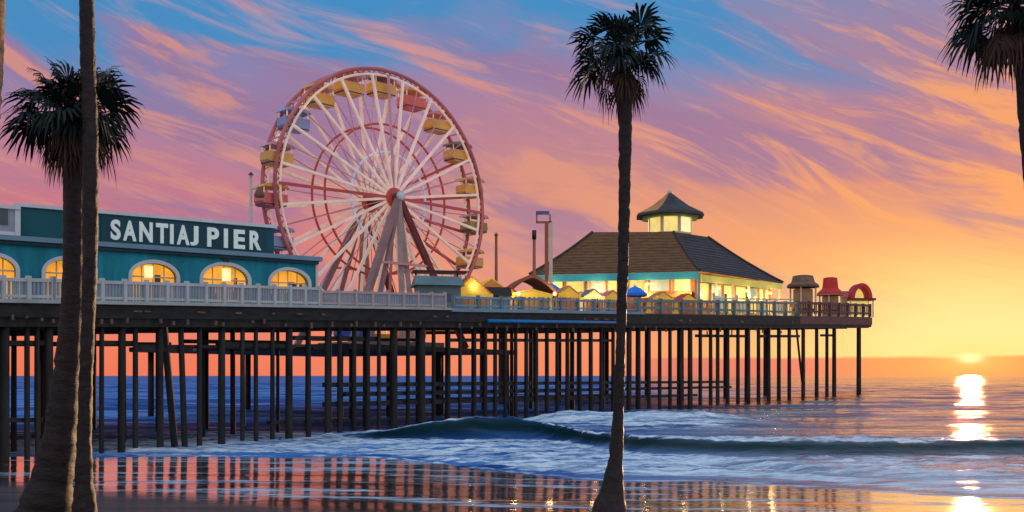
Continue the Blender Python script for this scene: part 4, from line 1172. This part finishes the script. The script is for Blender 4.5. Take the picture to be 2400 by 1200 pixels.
for k in range(6):
    zz0, zz1 = EYE + (HZ - 712) / F * 128, EYE + (HZ - 668) / F * 128
    wn = face(1, 'window', zz0, zz1, M['wall_ochre'], .03 + k * .16, .03 + k * .16 + .14, .06, .05)
    face(1, 'pane', zz0 + .12, zz1 - .12, M['win_warm' if k % 3 != 1 else 'win_cool'], .03 + k * .16 + .01, .03 + k * .16 + .13, .08, .012, None, wn)
face(0, 'ledge', zw0 - .45, zw0 - .18, M['bluegrey'], 0, .99, .30, .32)
for k in range(6):
    a, b = eaves[1].lerp(PC, .03), eaves[2].lerp(PC, .03)
    q = a.lerp(b, (k + .02) / 5.05)
    MB().box((q.x, q.y, (base_z + ZE - .6) / 2), (.3, .3, ZE - .6 - base_z)).build('column', M['slab' if k == 0 else 'creampole'], pav)
for k in range(6):
    a, b = eaves[0].lerp(PC, .03), eaves[1].lerp(PC, .03)
    q = a.lerp(b, k / 6.0 + .02)
    MB().box((q.x, q.y, (base_z + ZE - .3) / 2), (.26, .26, ZE - .3 - base_z)).build('column', M['wall_rust'], pav)
# cupola
cz = 136.0; cc = W(1570, 600, cz); cc = Vector((cc.x, cc.y))
def octo(r, z, rot=R_(16), n=8): return [Vector((cc.x + r * math.cos(rot + 2 * math.pi * k / n), cc.y + r * math.sin(rot + 2 * math.pi * k / n), z)) for k in range(n)]
zc0, zc1, zca = ZT, EYE + (HZ - 507) / F * cz, EYE + (HZ - 452) / F * cz
cup = MB().loft(octo(3.0, zc0), octo(3.0, zc1)).build('cupola', M['creampole'], pav)
o8 = octo(3.05, 0)
for k in range(8):
    a, b = o8[k], o8[(k + 1) % 8]
    d = (b - a).normalized(); nr = Vector((d.y, -d.x, 0))
    p, q = a.lerp(b, .12) + nr * .02, a.lerp(b, .88) + nr * .02
    MB().add([Vector((w.x, w.y, z)) for w in (p, q) for z in (zc0 + .5, zc1 - .25)] + [Vector((w.x, w.y, z)) - nr * .06 for w in (p, q) for z in (zc0 + .5, zc1 - .25)],
             [(0, 2, 3, 1), (4, 5, 7, 6), (0, 1, 5, 4), (2, 6, 7, 3), (1, 3, 7, 5), (0, 4, 6, 2)]).build('window', M['archbright' if k % 3 == 0 else 'win_warm'], cup)
ro = [octo(4.75, zc1 - .12), octo(4.55, zc1 + .22), octo(2.6, zc1 + (zca - zc1) * .40), octo(1.25, zc1 + (zca - zc1) * .73), octo(.22, zca)]
for k in range(8):
    j = (k + 1) % 8; mid_ = (ro[1][k] + ro[1][j]) / 2
    rm = MB()
    for a, b in zip(ro[1:-1], ro[2:]): rm.add([a[k], a[j], b[j], b[k]], [(0, 1, 2, 3)])
    rm.build('cupola_roof', M['rooforange' if mid_.x < cc.x - 2.6 and mid_.y < cc.y + 1 else 'slate'], pav)  # left facets coloured orange as if lit; light put into their colour
MB().loft(ro[0], ro[1]).build('cupola_eave', M['slate'], pav)
MB().loft(octo(3.9, zc1 - .42), octo(3.9, zc1 - .125)).build('cupola_fascia', M['green'], pav)
MB().add(ro[-1], [tuple(range(8))]).build('cupola_roof_cap', M['slate'], pav)
MB().tube([(cc.x, cc.y, zca - .1), (cc.x, cc.y, zca + .3), (cc.x, cc.y, zca + .32), (cc.x, cc.y, zca + 1.1)], [.35, .3, .09, .06], 10).build('finial', M['creampole'], pav, True)
# awnings along the pavilion front
def awning(t0, t1, y_top, m, label, side=0, depth=2.0, fall=.9):
    a, b = inn[side], inn[side + 1]
    d = (b - a).normalized(); nr = Vector((d.y, -d.x))
    p, q = a.lerp(b, t0) + nr * .12, a.lerp(b, t1) + nr * .12
    zz = EYE + (HZ - y_top) / F * p.y
    c0 = (p + q) / 2
    t = thing('awning_stall', (c0.x, c0.y, base_z), label, 'stall')
    vs = [Vector((p.x, p.y, zz)), Vector((q.x, q.y, zz)), Vector(((q + nr * depth).x, (q + nr * depth).y, zz - fall)), Vector(((p + nr * depth).x, (p + nr * depth).y, zz - fall))]
    dn = Vector((0, 0, -.12))
    MB().loft(vs, [v + dn for v in vs]).build('awning', M[m], t)
    v2 = [vs[3], vs[2]]
    k = 8; sc = MB()
    for i in range(k):
        A_, B_ = vs[3].lerp(vs[2], i / k), vs[3].lerp(vs[2], (i + 1) / k)
        mdl = (A_ + B_) / 2
        o = Vector((nr.x, nr.y, 0)) * .02
        sc.add([A_ + o, B_ + o, B_ + o + Vector((0, 0, -.35)), mdl + o + Vector((0, 0, -.5)), A_ + o + Vector((0, 0, -.35))], [(0, 1, 2, 3, 4)])
    sc.build('valance', M[m], t)
    for w in (p, q):
        e = w + nr * (depth - .1) + (c0 - w) * .04
        MB().bar((e.x, e.y, base_z), (e.x, e.y, zz - fall), .12).build('post', M['creampole'], t)
    ct = c0 + nr * depth * .55
    Rc = Matrix.Rotation(math.atan2(d.y, d.x), 3, 'Z')
    MB().box((ct.x, ct.y, base_z + .6), ((q - p).length * .85, .6, 1.2), Rc).build('counter', M['wall_rust'], t)
    rr = random.Random(int(t0 * 100))
    for i in range(7):
        u = ct + d * (-.38 + i * .127) * (q - p).length
        crates((u.x, u.y, base_z + 1.2), Rc, rr, 'small crate of goods on the counter of the ' + short(label), 'crates on the counter of the ' + short(label), 1.5)
awning(.02, .30, 688, 'yellowcloth', 'yellow awning stall at the left corner of the pavilion')
awning(.32, .56, 690, 'orangecloth', 'orange awning stall left of the middle palm trunk, against the pavilion')
awning(.66, .98, 683, 'orangecloth', 'orange awning stall right of the blue umbrella, at the pavilion corner')
for side, t_ in ((0, .12), (0, .40), (0, .70), (0, .92), (1, .22), (1, .55), (1, .86)):
    a, b = eaves[side].lerp(PC, .02), eaves[side + 1].lerp(PC, .02)
    q = a.lerp(b, t_)
    lz = ZE - (1.5 if side == 0 else 1.9)
    MB().tube([(q.x, q.y, lz), (q.x, q.y, lz + .12), (q.x, q.y, lz + .3)], [.20, .24, .10], 12).build('lantern', M['archbright'], pav)
    pl = bpy.data.lights.new('warm_point_light', 'POINT'); pl.energy = 260; pl.color = (1.0, .66, .28); pl.shadow_soft_size = .3
    d = (b - a).normalized()
    po_ = bpy.data.objects.new('warm_point_light', pl); COL.objects.link(po_); po_.location = (q.x + d.y * .5, q.y - d.x * .5, lz - .5)
# terrace at the seaward side: lit kiosks, tables under a glazed screen
scr = thing('terrace_screen', PT(s_of_px(1780), .9, deck(s_of_px(1780))), 'pale glazed terrace screen under the seaward eaves of the pavilion', 'screen')
sA, sB = s_of_px(1692), s_of_px(1872)
for i in range(9):
    s = sA + (sB - sA) * i / 8
    hh = (52 - 2.6 * i) * PT(s, .9).y / F
    MB().box(PT(s, .9, deck(s) + hh / 2), (.22, .22, hh), RP).build('post', M['tealroof' if i % 2 else 'creampole'], scr)
    if i < 8:
        s2 = sA + (sB - sA) * (i + 1) / 8
        h2 = hh * (.70 if i % 3 else .9)
        MB().box(PT((s + s2) / 2, .95, deck((s + s2) / 2) + h2 * .55), ((s2 - s) * .86, .06, h2 * .8), RP).build('pane', M['win_cool' if i % 2 == 0 else 'win_warm'], scr)
strip(sA, sB, .9, lambda s: deck(s) + 40 * PT(s, .9).y / F, lambda s: deck(s) + 37 * PT(s, .9).y / F, .25, 8).build('rail', M['creampole'], scr)

# ------------------------------------------------------------------ pier-end huts
def hut(px, z, y_top, y_brim, half_top, half_brim, m_top, m_brim, label, walls='wall_ochre', shape='crown'):
    p = W(px, 600, z); b = dk(p); k = z / F
    t = thing('kiosk', (p.x, p.y, b), label, 'kiosk')
    zt_, zb_ = EYE + (HZ - y_top) * k, EYE + (HZ - y_brim) * k
    rot = R_(20)
    def sq(r, zz, n=8): return [Vector((p.x + r * math.cos(rot + 2 * math.pi * i / n), p.y + r * math.sin(rot + 2 * math.pi * i / n), zz)) for i in range(n)]
    R1, R2 = half_top * k, half_brim * k
    prof = [(R2, zb_), (R2 * .98, zb_ + .25), (R1 * 1.08, zb_ + (zt_ - zb_) * .35), (R1, zb_ + (zt_ - zb_) * .6), (R1 * .92, zt_ - .12), (R1 * .5, zt_)]
    mb = MB(); rg = [sq(r, zz, 10) for r, zz in prof]
    for a, bb in zip(rg[:-1], rg[1:]): mb.loft(a, bb, False, False)
    mb.add(rg[-1], [tuple(range(10))]); mb.add(rg[0], [tuple(range(9, -1, -1))])
    mb.build('roof', M[m_top], t)
    bm_ = MB(); bm_.loft(sq(R2 * 1.02, zb_ - .22, 10), sq(R2 * 1.02, zb_ - .002, 10)); bm_.build('brim', M[m_brim], t)
    for i in range(4):
        a = rot + math.pi / 4 + i * math.pi / 2
        x, y = p.x + R2 * .8 * math.cos(a), p.y + R2 * .8 * math.sin(a)
        MB().bar((x, y, b), (x, y, zb_ - .2), .2).build('post', M['creampole'], t)
    MB().loft(sq(R2 * .62, b), sq(R2 * .62, b + (zb_ - b) * .9)).build('booth', M[walls], t)
    MB().loft(sq(R2 * .72, b + 1.0), sq(R2 * .72, b + 1.25)).build('counter', M['end_fascia'], t)
    return t
hut(1882, 156, 645, 671, 25, 36, 'thatch', 'end_fascia', 'brown thatched kiosk nearest the pavilion eaves', 'wall_ochre')
hut(1946, 172, 650, 690, 17, 30, 'redcloth', 'wall_rust', 'red-topped kiosk with a wide brim between the brown hut and the pier end', 'wall_ochre')
# arched red shelter, open towards the viewer
p = W(2014, 600, 194); k = 194 / F
t = thing('shelter', (p.x, p.y, dk(p)), 'red arched shelter at the very end of the pier', 'shelter')
bz = dk(p); za, zb2 = EYE + (HZ - 665) * k, EYE + (HZ - 700) * k
def shell(R, zt0, y):
    return [Vector((p.x + R * math.cos(math.pi * j / 14), p.y + y, zb2 + (zt0 - zb2) * math.sin(math.pi * j / 14))) for j in range(15)]
o_, i_ = shell(1.95, za, -1.6), shell(1.35, za - .75, -1.6)
o2_, i2_ = shell(1.95, za, 1.4), shell(1.35, za - .75, 1.4)
mb = MB()
for j in range(14):
    mb.add([o_[j], o_[j + 1], i_[j + 1], i_[j], o2_[j], o2_[j + 1], i2_[j + 1], i2_[j]], [(0, 1, 2, 3), (7, 6, 5, 4), (0, 4, 5, 1), (3, 2, 6, 7)])
mb.build('arch', M['redcloth'], t)
MB().add(i2_, [tuple(range(15))]).build('back_panel', M['win_warm'], t)
MB().box((p.x + .1, p.y, zb2 - .2), (5.0, 3.4, .4)).build('brim', M['darkred'], t)
MB().box((p.x - 2.9, p.y, zb2 + .8), (1.1, 1.4, 1.2)).build('side_box', M['g_red'], t)
MB().box((p.x - 2.9, p.y, (zb2 + .2 + bz) / 2), (.9, 1.2, zb2 + .2 - bz)).build('side_wall', M['wall_ochre'], t)
for x in (-2.1, 2.1):
    for y in (-1.4, 1.4): MB().bar((p.x + x, p.y + y, bz), (p.x + x, p.y + y, zb2 - .4), .22).build('post', M['creampole'], t)
MB().box((p.x, p.y + 1.2, (bz + zb2 - .4) / 2), (4.0, .1, zb2 - .45 - bz)).build('rear_wall', M['win_warm'], t)
# rope rail between the huts
t = thing('string_of_lamps', PT(s_of_px(1980), 6, deck(s_of_px(1980))), 'dark cable slung between the two red roofs', 'cable')
MB().tube([W(1962, 684, 172), W(1978, 687, 180), W(1994, 684, 190)], .14, 8).build('cable', M['bluegrey'], t, True)
# ------------------------------------------------------------------ palms
def palm(path, z, label, crown_c=None, crown_r=0.0, nleaf=70, seed=1, skirt=14, squash=1.0, bark='palmtrunk'):
    """path: (column, row, width in photo px) from the ground up; crown_c: (column, row)"""
    rr = random.Random(seed); k = z / F
    pts = [W(px, y, z) for px, y, w in path]; rs = [w / 2 * k * .88 for px, y, w in path]
    base = pts[0]
    t = thing('palm_tree', base, label, 'palm tree', group='fan palms along the beach')
    # dense rings with bark irregularity
    dense = []; rad = []
    for i in range(len(pts) - 1):
        n = max(4, int((pts[i + 1] - pts[i]).length / .10))
        for j in range(n):
            q = j / n
            q2 = q * q * (3 - 2 * q)
            dense.append(pts[i].lerp(pts[i + 1], q)); rad.append((rs[i] * (1 - q2) + rs[i + 1] * q2) * (1 + rr.uniform(-.03, .04) + (.045 if len(dense) % 3 == 0 else 0)))
    dense.append(pts[-1]); rad.append(rs[-1])
    # smooth the centre line
    for _ in range(8):
        dense = [dense[0]] + [(dense[i - 1] + dense[i] * 2 + dense[i + 1]) / 4 for i in range(1, len(dense) - 1)] + [dense[-1]]
    mb = MB().tube(dense, rad, 22)
    mb.v = [tuple(Vector(v) + Vector((rr.uniform(-1, 1), rr.uniform(-1, 1), 0)) * .012) for v in mb.v]
    mb.build('trunk', M[bark], t, True)
    if crown_c is None: return t
    cc = W(crown_c[0], crown_c[1], z); Rc = crown_r * k
    att = pts[-1] + Vector((0, 0, 0))
    green = MB(); dead = MB()
    def leaf(mb, d, Lp, Lb, droop, spread=1.9, nseg=17):
        start = cc.lerp(att, .35) + Vector((rr.uniform(-.07, .07), rr.uniform(-.07, .07), rr.uniform(-.12, .12)))
        d = d.normalized()
        end = start + d * Lp + Vector((0, 0, -droop * Lp * .35))
        mb.tube([start, start.lerp(end, .5) + Vector((0, 0, .04)), end], [.022, .017, .013], 4)
        f = (d + Vector((0, 0, -droop * .55))).normalized()
        s = f.cross(Vector((0, 0, 1)))
        if s.length < .1: s = Vector((1, 0, 0))
        s.normalize(); u = s.cross(f)
        roll = rr.uniform(-.7, .7)
        s, u = s * math.cos(roll) + u * math.sin(roll), u * math.cos(roll) - s * math.sin(roll)
        for i in range(nseg):
            th = spread * (2 * i / (nseg - 1) - 1) + rr.uniform(-.05, .05)
            dr = f * math.cos(th) + s * math.sin(th)
            L_ = Lb * (.72 + .28 * math.cos(th)) * rr.uniform(.82, 1.1)
            w = s * math.cos(th) - f * math.sin(th)
            wid = Lb * .055
            p1 = end + dr * L_ * .55 + u * L_ * .10 * (1 if i % 2 else .4)
            tip1 = end + dr * L_ * .85 + Vector((0, 0, -(.10 + .2 * droop) * L_))
            tip2 = end + dr * L_ * 1.0 + Vector((0, 0, -(.26 + .45 * droop) * L_ * rr.uniform(.6, 1.3)))
            mb.add([end, p1 + w * wid, p1 - w * wid, tip1 + w * wid * .5, tip1 - w * wid * .5, tip2], [(0, 2, 1), (1, 2, 4, 3), (3, 4, 5)])
    for i in range(nleaf):
        # even spread over the sphere, thinning below
        y_ = max(-.75, min(.97, .97 - 1.5 * (i + .5) / nleaf + rr.uniform(-.12, .12)))
        ph = i * 2.39996 + rr.uniform(-.3, .3)
        q = math.sqrt(max(0, 1 - y_ * y_))
        d = Vector((q * math.cos(ph), q * math.sin(ph), y_ * squash))
        sc_ = rr.choice((.55, .7, .85, 1.0, 1.1, 1.2))
        leaf(green, d, Rc * .50 * sc_, Rc * .52 * sc_, max(0, .28 - y_ * .55) + .06, 1.55, 15)
    for i in range(skirt):
        ph = i * 2.39996 + .7; y_ = -rr.uniform(.55, .95); q = math.sqrt(1 - y_ * y_)
        leaf(dead, Vector((q * math.cos(ph), q * math.sin(ph), y_)), Rc * .50 * rr.uniform(.8, 1.1), Rc * .40, 1.1, 1.2, 11)
    green.build('crown', M['palmleaf'], t)
    if skirt: dead.build('dead_fronds', M['palmdead'], t)
    return t
palm([(96, 1240, 180), (108, 1190, 134), (124, 1120, 104), (144, 1000, 80), (158, 860, 64), (168, 740, 56), (173, 600, 52), (174, 470, 52), (173, 400, 54), (172, 330, 60), (172, 280, 40)], 20.2,
     'stout palm with a full dark crown, leftmost of the pair crossing the teal building', (172, 250), 138, 80, 4, 24, .95)
palm([(196, 1260, 92), (198, 1195, 62), (197, 1120, 44), (198, 1000, 35), (202, 860, 34), (207, 740, 34), (211, 620, 37), (212, 450, 39), (212, 300, 38), (206, 150, 37), (203, 0, 37), (200, -160, 36), (196, -330, 34), (194, -420, 36)], 19.3,
     'taller slim palm whose trunk leaves the top of the view, beside the stout palm', (194, -450), 140, 60, 9, 14)
palm([(1422, 1240, 140), (1427, 1200, 90), (1437, 1140, 56), (1444, 1070, 36), (1450, 960, 27), (1455, 800, 24), (1460, 620, 27), (1464, 450, 30), (1466, 300, 34), (1464, 240, 42), (1458, 190, 50), (1455, 150, 34)], 20.6,
     'lone palm in the middle with its whole crown against the sky', (1450, 112), 116, 54, 15, 9, 1.0)
palm([(2486, 1240, 120), (2470, 1150, 60), (2455, 950, 38), (2438, 700, 34), (2422, 480, 34), (2408, 330, 36), (2400, 180, 40), (2394, 80, 46), (2390, 20, 36)], 19.0,
     'palm at the right edge with only its drooping crown in view', (2374, 10), 158, 54, 23, 14)
palm([(-120, 1240, 90), (-104, 1150, 52), (-80, 900, 34), (-50, 600, 32), (-36, 350, 56), (-23, 220, 56), (-17, 60, 56), (-15, -60, 54), (-10, -280, 44)], 18.6,
     'palm at the far left edge, only a sunlit strip of its trunk in view', (-6, -300), 130, 50, 31, 10, 1.0, 'palmsunlit')

# ------------------------------------------------------------------ camera and render settings
cam = bpy.data.cameras.new('camera'); cam.sensor_width = 36; cam.lens = 36 * F / 2400
cam.shift_y = (HZ - 600) / 2400.0
cam.clip_start = 0.1; cam.clip_end = 20000
co = bpy.data.objects.new('camera', cam); COL.objects.link(co)
co.location = (0, 0, EYE); co.rotation_euler = (R_(90), 0, 0)
scene.camera = co
scene.view_settings.view_transform = 'Standard'; scene.view_settings.look = 'None'
scene.view_settings.exposure = 0; scene.view_settings.gamma = 1
scene.cycles.use_denoising = True
scene.cycles.max_bounces = 6
scene.cycles.sample_clamp_indirect = 6
